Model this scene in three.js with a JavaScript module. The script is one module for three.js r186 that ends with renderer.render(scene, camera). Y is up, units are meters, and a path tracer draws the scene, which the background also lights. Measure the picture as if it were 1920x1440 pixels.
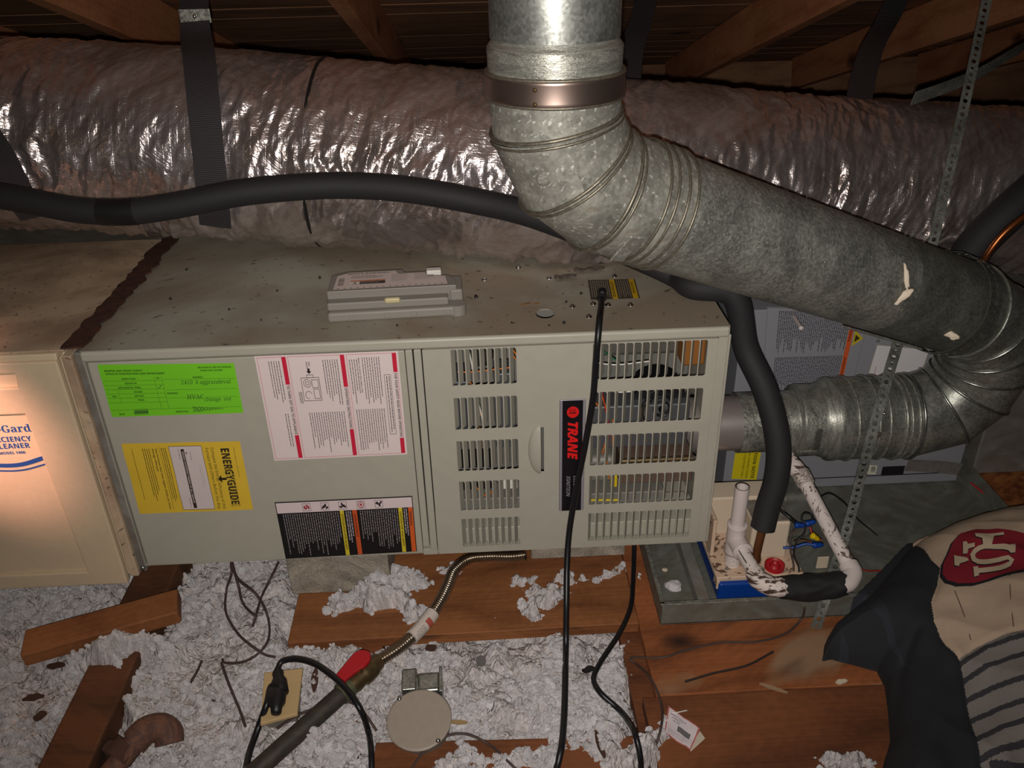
import * as THREE from 'three';
import { RoundedBoxGeometry } from 'three/addons/geometries/RoundedBoxGeometry.js';
import { mergeGeometries, mergeVertices, toCreasedNormals } from 'three/addons/utils/BufferGeometryUtils.js';
import { FontLoader } from 'three/addons/loaders/FontLoader.js';
import { TextGeometry } from 'three/addons/geometries/TextGeometry.js';
import { ImprovedNoise } from 'three/addons/math/ImprovedNoise.js';

// ---------- camera, light, exposure ----------
const V = (x, y, z) => new THREE.Vector3(x, y, z);
const scene = new THREE.Scene();
scene.background = new THREE.Color(0x000000);
const FOCAL = 1600, EYE = V(0.6316, 1.1234, 1.205), TURN = new THREE.Euler(-0.5122, -0.0306, -0.0256, 'YXZ');
const camera = new THREE.PerspectiveCamera(2 * Math.atan(720 / FOCAL) * 180 / Math.PI, 1920 / 1440, 0.02, 30);
camera.position.copy(EYE); camera.rotation.copy(TURN);
const renderer = new THREE.WebGLRenderer();
renderer.toneMapping = THREE.LinearToneMapping;
renderer.toneMappingExposure = 1.0;
renderer.shadowMap.enabled = true;
const TURN_M = new THREE.Matrix4().makeRotationFromEuler(TURN);
const local = (x, y, z) => V(x, y, z).applyMatrix4(TURN_M).add(EYE);   // a spot on the hand-held telephone
// the telephone's flash, just under its lens
const flash = new THREE.SpotLight(0xfff8f1, 4.4, 0, 0.92, 1.0, 2);
flash.position.copy(local(-0.004, -0.020, 0.004)); flash.target.position.copy(local(0.0, 0.12, -1.5));
flash.castShadow = true; flash.shadow.mapSize.set(2048, 2048); flash.shadow.radius = 0.25; flash.shadow.camera.near = 0.05; flash.shadow.camera.far = 8;
scene.add(flash, flash.target);

// ---------- helpers ----------
let seed = 7;
const rnd = () => { seed = (seed + 0x6d2b79f5) | 0; let t = Math.imul(seed ^ (seed >>> 15), 1 | seed); t = (t + Math.imul(t ^ (t >>> 7), 61 | t)) ^ t; return ((t ^ (t >>> 14)) >>> 0) / 4294967296; };
const rr = (a, b) => a + (b - a) * rnd();
const PN = new ImprovedNoise();
const nz = (x, y, z = 0) => PN.noise(x, y, z);
const fbm = (x, y, z = 0, o = 4) => { let s = 0, a = 0.5; for (let i = 0; i < o; i++) { s += a * nz(x, y, z + i * 7.3); x *= 2.03; y *= 2.03; z *= 2.03; a *= 0.5; } return s; };
const clamp = THREE.MathUtils.clamp, lerp = THREE.MathUtils.lerp, sstep = THREE.MathUtils.smoothstep;
// surveyed points: the sight line through a spot of the photograph met with a real plane of the attic
const sight = (px, py) => V((px - 960) / FOCAL, -(py - 720) / FOCAL, -1).applyMatrix4(TURN_M);
const onPlane = (axis, v) => (px, py, c) => { const d = sight(px, py); return EYE.clone().addScaledVector(d, (c - EYE[axis]) / d[axis]); };
const onX = onPlane('x'), onY = onPlane('y'), onZ = onPlane('z');
const far = (px, py, d) => EYE.clone().addScaledVector(sight(px, py), d);

const used = new Map();
function numbered(name) { const n = used.get(name) ?? 0; used.set(name, n + 1); return n ? name + '_' + String(n).padStart(3, '0') : name; }
function shade(o) { o.castShadow = true; o.receiveShadow = true; return o; }
function thing(name, label, category, group) { const g = new THREE.Group(); g.name = numbered(name); g.userData = { label, category }; if (group) g.userData.group = group; scene.add(g); return g; }
function part(name, geo, mat, parent, label) { const m = shade(new THREE.Mesh(geo, mat)); m.name = name; if (label) m.userData.label = label; parent.add(m); return m; }
function solo(name, label, category, geo, mat, group) { const m = shade(new THREE.Mesh(geo, mat)); m.name = numbered(name); m.userData = { label, category }; if (group) m.userData.group = group; scene.add(m); return m; }
function struct(name, label, category) { const g = new THREE.Group(); g.name = numbered(name); g.userData = { label, category, kind: 'structure' }; scene.add(g); return g; }

// uv in metres by the dominant direction of the face
function metreUV(g, s = 1, ox = 0, oy = 0) {
  const q = g.index ? g.toNonIndexed() : g; const p = q.attributes.position; q.computeVertexNormals(); const n = q.attributes.normal, uv = new Float32Array(p.count * 2);
  for (let i = 0; i < p.count; i += 3) {
    let ax = 0, ay = 0, az = 0; for (let k = 0; k < 3; k++) { ax += n.getX(i + k); ay += n.getY(i + k); az += n.getZ(i + k); }
    ax = Math.abs(ax); ay = Math.abs(ay); az = Math.abs(az);
    for (let k = 0; k < 3; k++) { const x = p.getX(i + k), y = p.getY(i + k), z = p.getZ(i + k); let u, v; if (ay >= ax && ay >= az) { u = x; v = z; } else if (az >= ax) { u = x; v = y; } else { u = z; v = y; } uv[(i + k) * 2] = u * s + ox; uv[(i + k) * 2 + 1] = v * s + oy; }
  }
  q.setAttribute('uv', new THREE.BufferAttribute(uv, 2)); return q;
}
const rbox = (x0, x1, y0, y1, z0, z1, r = 0.002, seg = 2) => { const g = new RoundedBoxGeometry(x1 - x0, y1 - y0, z1 - z0, seg, Math.min(r, (x1 - x0) / 2.01, (y1 - y0) / 2.01, (z1 - z0) / 2.01)); g.translate((x0 + x1) / 2, (y0 + y1) / 2, (z0 + z1) / 2); const n = g.attributes.normal.clone(); const q = metreUV(g); if (q.attributes.position.count === n.count) q.setAttribute('normal', n); return q; };
const box = (x0, x1, y0, y1, z0, z1) => { const g = new THREE.BoxGeometry(x1 - x0, y1 - y0, z1 - z0); g.translate((x0 + x1) / 2, (y0 + y1) / 2, (z0 + z1) / 2); return metreUV(g); };
const merge = (l) => mergeGeometries(l.map((g) => { const q = g.index ? g.toNonIndexed() : g; for (const k of Object.keys(q.attributes)) if (!['position', 'normal', 'uv'].includes(k)) q.deleteAttribute(k); return q; }));
const tube = (pts, r, seg = 60, rad = 10, closed = false, tension = 0.5) => { const c = new THREE.CatmullRomCurve3(pts, closed, 'centripetal', tension); const g = new THREE.TubeGeometry(c, seg, r, rad, closed); const L = c.getLength(), uv = g.attributes.uv; for (let i = 0; i < uv.count; i++) uv.setXY(i, uv.getX(i) * L, uv.getY(i) * 2 * Math.PI * r); if (closed) return g; return capTube(g, rad); };
function capTube(g, rad) { // close both ends of a tube
  const p = g.attributes.position, n = p.count, rings = n / (rad + 1); const idx = [...g.index.array]; const pos = [...p.array], nor = [...g.attributes.normal.array], uv = [...g.attributes.uv.array]; let c = n;
  for (const [ring, flip] of [[0, 1], [rings - 1, 0]]) { const b = ring * (rad + 1); const ctr = V(0, 0, 0); for (let i = 0; i < rad; i++) ctr.add(V().fromBufferAttribute(p, b + i)); ctr.divideScalar(rad); const other = ring === 0 ? 1 : rings - 2; const oc = V(0, 0, 0); for (let i = 0; i < rad; i++) oc.add(V().fromBufferAttribute(p, other * (rad + 1) + i)); oc.divideScalar(rad); const nn = ctr.clone().sub(oc).normalize(); const s = c; pos.push(...ctr.toArray()); nor.push(...nn.toArray()); uv.push(0, 0); c++; for (let i = 0; i <= rad; i++) { pos.push(p.getX(b + i), p.getY(b + i), p.getZ(b + i)); nor.push(...nn.toArray()); uv.push(0.01, 0.01); c++; } for (let i = 0; i < rad; i++) flip ? idx.push(s, s + 1 + i, s + 2 + i) : idx.push(s, s + 2 + i, s + 1 + i); }
  const q = new THREE.BufferGeometry(); q.setAttribute('position', new THREE.Float32BufferAttribute(pos, 3)); q.setAttribute('normal', new THREE.Float32BufferAttribute(nor, 3)); q.setAttribute('uv', new THREE.Float32BufferAttribute(uv, 2)); q.setIndex(idx); return q;
}
const rod = (a, b, r, rad = 16) => tube([a, a.clone().lerp(b, 0.5), b], r, 2, rad);
const cyl = (c, dir, r0, r1, h, seg = 28) => { const g = new THREE.CylinderGeometry(r1, r0, h, seg); g.applyQuaternion(new THREE.Quaternion().setFromUnitVectors(V(0, 1, 0), dir.clone().normalize())); g.translate(c.x, c.y, c.z); return g; };
const lathe = (prof, c, dir, seg = 36) => { const g = new THREE.LatheGeometry(prof.map(([r, h]) => new THREE.Vector2(r, h)), seg); g.applyQuaternion(new THREE.Quaternion().setFromUnitVectors(V(0, 1, 0), dir.clone().normalize())); g.translate(c.x, c.y, c.z); return g; };
// a sheet between two rails of points with a thickness
function ribbon(pts, side, w, th) { // centre line, sideways vectors (one or per point)
  const n = pts.length, pos = [], uv = [], idx = []; let L = 0;
  for (let i = 0; i < n; i++) { if (i) L += pts[i].distanceTo(pts[i - 1]); const t = pts[Math.min(n - 1, i + 1)].clone().sub(pts[Math.max(0, i - 1)]).normalize(); const s0 = (Array.isArray(side) ? side[i] : side).clone(); const s = s0.addScaledVector(t, -s0.dot(t)).normalize(); const nn = s.clone().cross(t).normalize();
    for (const [a, b] of [[-0.5, 0.5], [0.5, 0.5], [0.5, -0.5], [-0.5, -0.5]]) { const q = pts[i].clone().addScaledVector(s, a * w).addScaledVector(nn, b * th); pos.push(q.x, q.y, q.z); uv.push(L, (a + 0.5) * w); } }
  for (let i = 0; i < n - 1; i++) for (let k = 0; k < 4; k++) { const a = i * 4 + k, b = i * 4 + (k + 1) % 4; idx.push(a, a + 4, b, b, a + 4, b + 4); }
  idx.push(0, 1, 2, 0, 2, 3); const e = (n - 1) * 4; idx.push(e, e + 2, e + 1, e, e + 3, e + 2);
  const g = new THREE.BufferGeometry(); g.setAttribute('position', new THREE.Float32BufferAttribute(pos, 3)); g.setAttribute('uv', new THREE.Float32BufferAttribute(uv, 2)); g.setIndex(idx); const q = g.toNonIndexed(); q.computeVertexNormals(); return q;
}
const fonts = new FontLoader(), serifBold = await fonts.loadAsync('fonts/droid/droid_serif_bold.typeface.json'), sansBold = await fonts.loadAsync('fonts/droid/droid_sans_bold.typeface.json');
// ---------- textures ----------
function dtex(w, h, fn, srgb = true) { const d = new Uint8Array(w * h * 4); for (let y = 0; y < h; y++) for (let x = 0; x < w; x++) { const c = fn(x / w, y / h), o = (y * w + x) * 4; const a = Array.isArray(c) ? c : [c, c, c]; for (let k = 0; k < 3; k++) d[o + k] = clamp(a[k], 0, 1) * 255; d[o + 3] = 255; } const t = new THREE.DataTexture(d, w, h); t.magFilter = THREE.LinearFilter; t.minFilter = THREE.LinearMipmapLinearFilter; t.wrapS = t.wrapT = THREE.RepeatWrapping; if (srgb) t.colorSpace = THREE.SRGBColorSpace; t.needsUpdate = true; return t; }
function ctex(w, h, draw, srgb = true) { const c = document.createElement('canvas'); c.width = w; c.height = h; draw(c.getContext('2d'), w, h); const t = new THREE.CanvasTexture(c); if (srgb) t.colorSpace = THREE.SRGBColorSpace; t.magFilter = THREE.LinearFilter; return t; }
const rep = (t, x, y) => { const c = t.clone(); c.repeat.set(x, y ?? x); c.needsUpdate = true; return c; };
const tnz = (u, v, f, s = 0) => { const a = u * 2 * Math.PI, b = v * 2 * Math.PI, k = f / 6.283; return PN.noise(Math.cos(a) * k + s, Math.sin(a) * k + Math.cos(b) * k * 1.3 + 3.1, Math.sin(b) * k + s * 0.7); };
const tf = (u, v, f, s = 0, o = 4) => { let r = 0, a = 0.5; for (let i = 0; i < o; i++) { r += a * tnz(u, v, f, s + i * 5.7); f *= 2; a *= 0.5; } return r; };
const mul = (c, k) => [c[0] * k, c[1] * k, c[2] * k];
const mix = (a, b, t) => [lerp(a[0], b[0], t), lerp(a[1], b[1], t), lerp(a[2], b[2], t)];
const hx = (h) => [((h >> 16) & 255) / 255, ((h >> 8) & 255) / 255, (h & 255) / 255];
const std = (o) => new THREE.MeshStandardMaterial(o);

function woodTex(base, dark, s, knots = 3) { const kn = []; for (let i = 0; i < knots; i++) kn.push([rnd(), rnd(), rr(0.015, 0.035)]);
  return dtex(512, 512, (u, v) => { let w = v; for (const [a, b, r] of kn) { const dx = (u - a) * 0.35, dy = v - b, d = Math.hypot(dx, dy); w += Math.sign(dy) * r * 0.6 * Math.exp(-d * d / (r * r * 3)); }
    const g = tnz(u, w, 1, s) * 0.6 + w * 9 + tf(u, w * 1, 3, s, 3) * 1.4; const ring = Math.pow(Math.abs(Math.sin(g * Math.PI)), 0.7); const fine = tnz(u * 1, v * 1, 90, s + 3) * 0.16 + PN.noise(u * 9, v * 260, s) * 0.22; let t = clamp(0.55 - ring * 0.42 + fine + tf(u, v, 4, s + 9, 3) * 0.6, 0, 1); let c = mix(base, dark, t);
    for (const [a, b, r] of kn) { const dx = (u - a) * 0.6, dy = v - b, d = Math.hypot(dx, dy); if (d < r) c = mix(c, mul(dark, 0.45), 1 - d / r); } return c; }); }
const T = {};
T.wood = woodTex(hx(0x9a6238), hx(0x5c3218), 1.3);
T.woodRed = woodTex(hx(0x844e2c), hx(0x47240f), 5.1);
T.woodDark = woodTex(hx(0x6e4428), hx(0x3a2112), 8.7, 2);
T.rafter = woodTex(hx(0xe09a6c), hx(0xa8623e), 3.3);
T.deck = woodTex(hx(0xb08462), hx(0x76523a), 12.2, 1);
T.osb = dtex(512, 512, (u, v) => { const a = tf(u, v, 26, 2, 3), b = tf(u, v, 6, 8, 3); let c = mix(hx(0xa96a35), hx(0x6b3514), clamp(0.45 + a * 1.4 + b * 0.8, 0, 1)); const st = tf(u, v, 4, 15, 4); if (st > 0.12) c = mix(c, hx(0x9d8c74), clamp((st - 0.12) * 5, 0, 0.8)); return c; });
T.plank = (() => { const w = T.woodRed.image.data, n = 512; return dtex(n, n, (u, v) => { const o = (Math.floor(v * n) * n + Math.floor(u * n)) * 4; let c = [w[o] / 255, w[o + 1] / 255, w[o + 2] / 255]; c = mul(c, 1.25); const st = tf(u, v, 5, 15, 4), dk = tf(u, v, 6, 44, 4); if (st > 0.17) c = mix(c, hx(0xa08a72), clamp((st - 0.17) * 6, 0, 0.7)); if (dk > 0.15) c = mix(c, hx(0x2c1a10), clamp((dk - 0.15) * 4, 0, 0.75)); return c; }); })();
T.noise = dtex(512, 512, (u, v) => 0.5 + tf(u, v, 24, 1, 4), false);
T.speck = dtex(512, 512, (u, v) => 0.5 + tnz(u, v, 150, 4) * 0.6 + tnz(u, v, 60, 9) * 0.3, false);
// galvanised spangle: cells of random tone
function cells(n, s) { const pts = []; for (let i = 0; i < n * n; i++) pts.push([(i % n + rnd()) / n, (Math.floor(i / n) + rnd()) / n, rnd()]); return (u, v) => { const cx = Math.floor(u * n), cy = Math.floor(v * n); let bd = 9, b = 0, b2 = 9; for (let j = -1; j <= 1; j++) for (let i = -1; i <= 1; i++) { const ix = (cx + i + n) % n, iy = (cy + j + n) % n, p = pts[iy * n + ix]; let dx = Math.abs(u - p[0]), dy = Math.abs(v - p[1]); dx = Math.min(dx, 1 - dx); dy = Math.min(dy, 1 - dy); const d = dx * dx + dy * dy; if (d < bd) { b2 = bd; bd = d; b = p[2]; } else if (d < b2) b2 = d; } return [b, Math.sqrt(b2) - Math.sqrt(bd)]; }; }
const cell = cells(70, 1), cellB = cells(36, 2);
T.galv = dtex(512, 512, (u, v) => { const [a] = cell(u, v); const st = tf(u, v, 5, 3, 4); let k = 0.62 + (a - 0.5) * 0.14 + st * 0.25; return [k * 0.97, k * 0.985, k * 0.95]; });
T.galvWhite = dtex(1024, 1024, (u, v) => { const [a] = cell(u, v); const st = tf(u, v, 5, 3, 4), fl = tf(u, v, 80, 21, 2), pt = tf(u, v, 5, 11, 2); let k = 0.56 + (a - 0.5) * 0.1 + st * 0.28; let c = [k * 0.98, k * 0.975, k * 0.915]; if (fl > 0.23 - pt * 0.22) c = mix(c, [0.82, 0.82, 0.78], clamp((fl - 0.23 + pt * 0.22) * 9, 0, 0.8)); const rust = tf(u, v, 6, 33, 4); if (rust > 0.27) c = mix(c, hx(0x6f5a48), clamp((rust - 0.27) * 6, 0, 0.7)); return c; });
T.galvR = dtex(512, 512, (u, v) => { const [a] = cell(u, v); return 0.45 + (a - 0.5) * 0.25 + tf(u, v, 9, 6, 3) * 0.3; }, false);
T.galvBump = dtex(512, 512, (u, v) => { const [a, e] = cellB(u, v); return 0.5 + (a - 0.5) * 0.5 + tf(u, v, 60, 6, 2) * 0.5; }, false);
// weathered enamel with dust blotches
T.paint = dtex(512, 512, (u, v) => { const a = tf(u, v, 3, 2, 4), b = tf(u, v, 40, 7, 2); const k = 1 + a * 0.05 + b * 0.03; return mul([0.695, 0.68, 0.625], k); });
T.paintTop = dtex(1024, 1024, (u, v) => { const a = tf(u, v, 4, 2, 5), d = tf(u, v, 5, 31, 4), sp = tf(u, v, 90, 17, 2); let c = mul([0.665, 0.65, 0.595], 1 + a * 0.1); c = mix(c, hx(0x85705c), clamp(0.2 + d * 1.5, 0, 0.55)); if (sp > 0.3) c = mix(c, hx(0x4a3c30), clamp((sp - 0.3) * 7, 0, 0.6)); return c; });
T.cream = dtex(512, 512, (u, v) => { const a = tf(u, v, 3, 22, 4), b = tf(u, v, 50, 7, 2), g = tf(u, v, 7, 41, 4); let c = mul(hx(0xd8c3a4), 1 + a * 0.06 + b * 0.03); return c; });
T.creamTop = dtex(512, 512, (u, v) => { const g = tf(u, v, 4, 41, 5), sp = tf(u, v, 80, 13, 2); let c = mix(hx(0xc9b296), hx(0x8d7460), clamp(0.35 + g * 1.8, 0, 0.8)); if (sp > 0.26) c = mix(c, hx(0x4e4034), clamp((sp - 0.26) * 6, 0, 0.6)); return c; });
T.mould = dtex(512, 512, (u, v) => { const a = tf(u, v, 30, 3, 3), b = tf(u, v, 5, 9, 3); let c = mul(hx(0xe4d6cf), 1 + a * 0.04); const t = a * 1.1 + b * 0.9 + 0.05; if (t > 0.02) c = mix(c, hx(0x3c2c24), clamp((t - 0.02) * 6, 0, 0.92)); return c; });
T.mouldLight = dtex(512, 512, (u, v) => { const a = tf(u, v, 34, 3, 3), b = tf(u, v, 4, 29, 3); let c = mul(hx(0xe8dcd6), 1 + a * 0.04); const t = a * 1.0 + b * 0.9 - 0.16; if (t > 0.02) c = mix(c, hx(0x4c3a30), clamp((t - 0.02) * 5, 0, 0.8)); return c; });
T.rust = dtex(256, 256, (u, v) => { const a = tf(u, v, 12, 3, 4), b = tf(u, v, 40, 9, 2); return mix(hx(0x5a4038), hx(0x7a5240), clamp(0.5 + a * 1.6 + b, 0, 1)); });
T.iron = dtex(256, 256, (u, v) => { const a = tf(u, v, 10, 3, 4), b = tf(u, v, 50, 9, 2); return mix(hx(0x34302c), hx(0x4a4238), clamp(0.5 + a * 1.3 + b * 0.7, 0, 1)); });
T.block = dtex(512, 512, (u, v) => { const a = tf(u, v, 6, 3, 4), b = tf(u, v, 90, 9, 2); return mul(hx(0xa49a8c), 0.95 + a * 0.4 + b * 0.35); });
T.dirtyMetal = dtex(512, 512, (u, v) => { const a = tf(u, v, 5, 3, 5), b = tf(u, v, 9, 9, 5); let c = mul(hx(0x9b9a94), 1 + a * 0.25); return mix(c, hx(0x7a6f62), clamp(0.25 + b * 1.1, 0, 0.6)); });
T.web = dtex(64, 64, (u, v) => { const a = Math.abs(((u * 8) % 1) - 0.5) * 2; return mul(hx(0x3a3639), 0.75 + 0.35 * a); });
T.webBump = dtex(64, 64, (u, v) => Math.abs(((u * 8) % 1) - 0.5) * 2, false);
T.scrim = dtex(512, 512, (u, v) => { const g = (x, n) => { const f = Math.abs(((x * n) % 1) - 0.5) * 2; return sstep(f, 0.86, 1); }; const cr = 1 - Math.abs(tf(u, v, 14, 3, 3)) * 3; const cr2 = 1 - Math.abs(tf(u, v, 34, 12, 2)) * 3; return clamp(0.3 + cr * 0.3 + cr2 * 0.2 + g(u, 16) * 0.14 + g(v, 16) * 0.14, 0, 1); }, false);
T.foilDust = dtex(512, 512, (u, v) => { const a = tf(u, v, 6, 9, 4), b = tf(u, v, 40, 3, 2); return mix([0.86, 0.82, 0.82], [0.66, 0.60, 0.57], clamp(0.35 + a * 1.2 + b * 0.6, 0, 1)); });
T.foilR = dtex(512, 512, (u, v) => 0.5 + tf(u, v, 7, 19, 4) * 0.5, false);
T.cloth = dtex(256, 256, (u, v) => 0.5 + tnz(u, v, 120, 3) * 0.5 + tf(u, v, 8, 7, 2) * 0.4, false);
T.fluff = dtex(512, 512, (u, v) => { const a = tf(u, v, 30, 5, 4), b = tf(u, v, 5, 15, 4), sp = tf(u, v, 70, 27, 2); let c = mul([0.80, 0.77, 0.765], 1 + a * 0.3 + b * 0.14); if (sp > 0.3) c = mix(c, hx(0x5a4a42), clamp((sp - 0.3) * 6, 0, 0.7)); return c; });

const M = {
  paint: std({ map: T.paint, roughness: 0.42, bumpMap: T.speck, bumpScale: 0.00012 }),
  paintTop: std({ map: T.paintTop, roughness: 0.55, bumpMap: T.speck, bumpScale: 0.00012 }),
  innerGrey: std({ color: 0x8b8983, roughness: 0.55, metalness: 0.3 }),
  galv: std({ map: rep(T.galv, 4), color: 0xfffcf6, roughnessMap: rep(T.galvR, 4), roughness: 0.9, metalness: 0.6, bumpMap: rep(T.galvBump, 3), bumpScale: 0.0003 }),
  galvWhite: std({ map: rep(T.galvWhite, 2.6), roughnessMap: rep(T.galvR, 4), roughness: 1.1, metalness: 0.35, bumpMap: rep(T.galvBump, 3), bumpScale: 0.0003 }),
  galvShiny: std({ map: rep(T.galv, 5), roughness: 0.3, metalness: 0.9 }),
  band: std({ color: 0xb09a90, roughness: 0.32, metalness: 0.95 }),
  bandRust: std({ map: rep(T.galv, 6), color: 0xcfc3b4, roughness: 0.45, metalness: 0.7 }),
  chrome: std({ color: 0xd6d6d6, roughness: 0.2, metalness: 1 }),
  steel: std({ color: 0xb9ad9c, roughness: 0.28, metalness: 1 }),
  black: std({ color: 0x1b1a1c, roughness: 0.45 }),
  blackMatte: std({ color: 0x1e1d1f, roughness: 0.8, bumpMap: T.speck, bumpScale: 0.0002 }),
  foam: std({ color: 0x232224, roughness: 0.72, bumpMap: rep(T.speck, 3), bumpScale: 0.0002 }),
  cord: std({ color: 0x17171a, roughness: 0.38 }),
  brownWire: std({ color: 0x4b3a35, roughness: 0.6 }),
  cream: std({ map: rep(T.cream, 2), roughness: 0.4 }),
  creamTop: std({ map: rep(T.creamTop, 1.7), roughness: 0.6 }),
  pvc: std({ color: 0xd9cdc9, roughness: 0.38 }),
  pvcMould: std({ map: rep(T.mould, 4), roughness: 0.6 }),
  pvcSpot: std({ map: rep(T.mouldLight, 4), roughness: 0.5 }),
  copper: std({ color: 0xa8633a, roughness: 0.35, metalness: 0.9 }),
  copperOld: std({ color: 0x7a4a2c, roughness: 0.5, metalness: 0.6 }),
  red: std({ color: 0xb01822, roughness: 0.45 }),
  blue: std({ color: 0x0d3f95, roughness: 0.4 }),
  yellow: std({ color: 0xe2c416, roughness: 0.45 }),
  orange: std({ color: 0xd0701c, roughness: 0.5 }),
  white: std({ color: 0xe2ded6, roughness: 0.5 }),
  green: std({ color: 0x1f6a41, roughness: 0.5 }),
  brass: std({ color: 0x7d6a4c, roughness: 0.4, metalness: 0.85 }),
  iron: std({ map: rep(T.iron, 6), roughness: 0.6, metalness: 0.2 }),
  rust: std({ map: rep(T.rust, 8), roughness: 0.8, bumpMap: rep(T.noise, 6), bumpScale: 0.0008 }),
  block: std({ map: rep(T.block, 4), roughness: 0.95, bumpMap: rep(T.speck, 4), bumpScale: 0.001 }),
  dirtyMetal: std({ map: rep(T.dirtyMetal, 3), roughness: 0.55, metalness: 0.45 }),
  greyCabinet: std({ color: 0x8f9096, roughness: 0.45 }),
  web: std({ map: rep(T.web, 36, 36), bumpMap: rep(T.webBump, 36, 36), bumpScale: 0.0005, roughness: 0.55 }),
  foil: new THREE.MeshPhysicalMaterial({ map: rep(T.foilDust, 2), roughness: 0.3, metalness: 0.84, clearcoat: 0.9, clearcoatRoughness: 0.04, bumpMap: rep(T.scrim, 5), bumpScale: 0.0011, clearcoatNormalMap: null }),
  wood: std({ map: T.wood, roughness: 0.75, bumpMap: T.noise, bumpScale: 0.0004 }),
  woodRed: std({ map: T.woodRed, roughness: 0.8, bumpMap: T.noise, bumpScale: 0.0006 }),
  woodDark: std({ map: T.woodDark, roughness: 0.85, bumpMap: T.noise, bumpScale: 0.0008 }),
  rafter: std({ map: T.rafter, roughness: 0.8, bumpMap: T.noise, bumpScale: 0.0006 }),
  deck: std({ map: T.deck, roughness: 0.85, bumpMap: T.noise, bumpScale: 0.0005 }),
  plank: std({ map: T.plank, roughness: 0.8, bumpMap: T.noise, bumpScale: 0.0005 }),
  osb: std({ map: rep(T.osb, 2.2), roughness: 0.85, bumpMap: rep(T.noise, 3), bumpScale: 0.001 }),
  fluff: std({ map: rep(T.fluff, 5), roughness: 1, bumpMap: rep(T.noise, 9), bumpScale: 0.004 }),
  clump: std({ color: 0xd2cdcf, roughness: 1 }),
  beige: std({ color: 0xdccab2, roughness: 0.5 }),
};
// ---------- the attic ----------
const SLOPE = 0.292, roofY = (z) => 1.345 + SLOPE * z;
{
  const fl = struct('floor', 'drywall ceiling boards under the loose insulation of the attic', 'floor');
  part('slab', box(-3, 4.2, -0.24, -0.2, -3.2, 3.2), std({ color: 0x9a948c, roughness: 0.9 }), fl);
  // ceiling joists buried in the insulation
  for (const x of [-2.3, -1.84, -1.39, -0.935, -0.48, 0.405, 0.865, 1.32, 1.775, 2.23, 2.7, 3.2]) part('joist', rbox(x - 0.019, x + 0.019, -0.2, -0.022, -3.1, 3.1, 0.003), M.woodRed, fl);
  const jl = part('joist', (() => { const g = rbox(-0.04, 0.04, -0.2, 0.004, -3.1, 3.1, 0.006); return g; })(), M.woodDark, fl); jl.position.set(-0.035, 0, 0);
  // roof deck of planks on rafters
  const roof = struct('ceiling', 'dark roof deck of wide planks nailed across sloping rafters', 'ceiling');
  const ang = Math.atan(SLOPE);
  for (let i = 0; i < 34; i++) {
    const z = -3.1 + i * 0.137, g = new RoundedBoxGeometry(7.2, 0.02, 0.139, 1, 0.002), q = metreUV(g, 0.9, i * 0.37, i * 0.61);
    const p = part('plank', q, M.deck, roof); p.position.set(0.6, roofY(z) + 0.012 + rr(-0.0015, 0.0015), z); p.rotation.x = -ang;
  }
  const roofB = struct('wall_rear', 'far slope of the roof behind the photographer', 'roof');
  const back = part('deck', box(-3, 4.2, 0, 0.02, 0, 4.2), M.deck, roofB); back.position.set(0, roofY(1.6) + 0.0, 1.58); back.rotation.x = 0.55;
  for (const [n, x] of [['wall_left', -3.02], ['wall_right', 4.2]]) { const w = struct(n, n === 'wall_left' ? 'unlit gable wall beyond the cream cabinet' : 'unlit gable wall beyond the jersey', 'wall'); part('panel', box(x, x + 0.02, -0.24, 2.1, -3.2, 3.3), M.deck, w); }
  const wb = struct('wall_back', 'low unlit eave wall behind the foil duct', 'wall'); part('panel', box(-3, 4.2, -0.24, 0.5, -3.22, -3.16), M.deck, wb);
  [-2.11, -1.5, -0.89, -0.28, 0.33, 0.94, 1.55, 2.16, 2.77, 3.38].forEach((x, i) => {
    const r = part('rafter', rafterGeo(i), M.rafter, roof); r.position.set(x, roofY(-0.7), -0.7); r.rotation.x = -ang;
  });
  function rafterGeo(i) { const g = new RoundedBoxGeometry(0.04, 0.14, 4.7, 2, 0.003); g.translate(0, -0.0715, -0.1); const p = g.attributes.position, n = g.attributes.normal, uv = g.attributes.uv; for (let k = 0; k < p.count; k++) uv.setXY(k, p.getZ(k) * 0.8 + i * 0.31, (p.getX(k) + p.getY(k)) * 0.9 + i * 0.17); return g; }
}
// boards laid over the joists
function boardAt(name, label, x0, x1, z0, z1, mat, y0 = -0.022, y1 = 0, turn = 0, cat = 'board', group) { const w = x1 - x0, d = z1 - z0; const g = rbox(-w / 2, w / 2, y0, y1, -d / 2, d / 2, 0.002); const o = rr(0, 1); const uv = g.attributes.uv; for (let k = 0; k < uv.count; k++) uv.setXY(k, uv.getX(k) + o, uv.getY(k) + o * 2.3); const m = solo(name, label, cat, g, mat, group); m.position.set((x0 + x1) / 2, 0, (z0 + z1) / 2); m.rotation.y = turn; return m; }
boardAt('floor_board', 'brown floorboard under the furnace, half buried in insulation clumps', 0.255, 0.8785, -0.42, 0.1, M.wood, -0.022, 0, 0.012);
boardAt('floor_board', 'wide brown plank under the drain pan front edge, with pale stains', 0.8815, 2.2, -0.12, 0.2535, M.plank, -0.0215, -0.001, 0.003);
boardAt('floor_board', 'dark red-brown plank nearest the camera beside the jersey', 0.86, 2.2, 0.256, 0.72, M.woodRed, -0.022, 0.001, 0.006);
boardAt('floor_board', 'short brown plank poking from insulation below the round box cover', 0.43, 0.83, 0.325, 0.62, M.woodRed, -0.02, 0.001, -0.03);
boardAt('floor_board', 'orange-brown sheathing board behind the drain pan', 0.8825, 2.6, -0.95, -0.126, M.osb, -0.022, -0.001);

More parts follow.
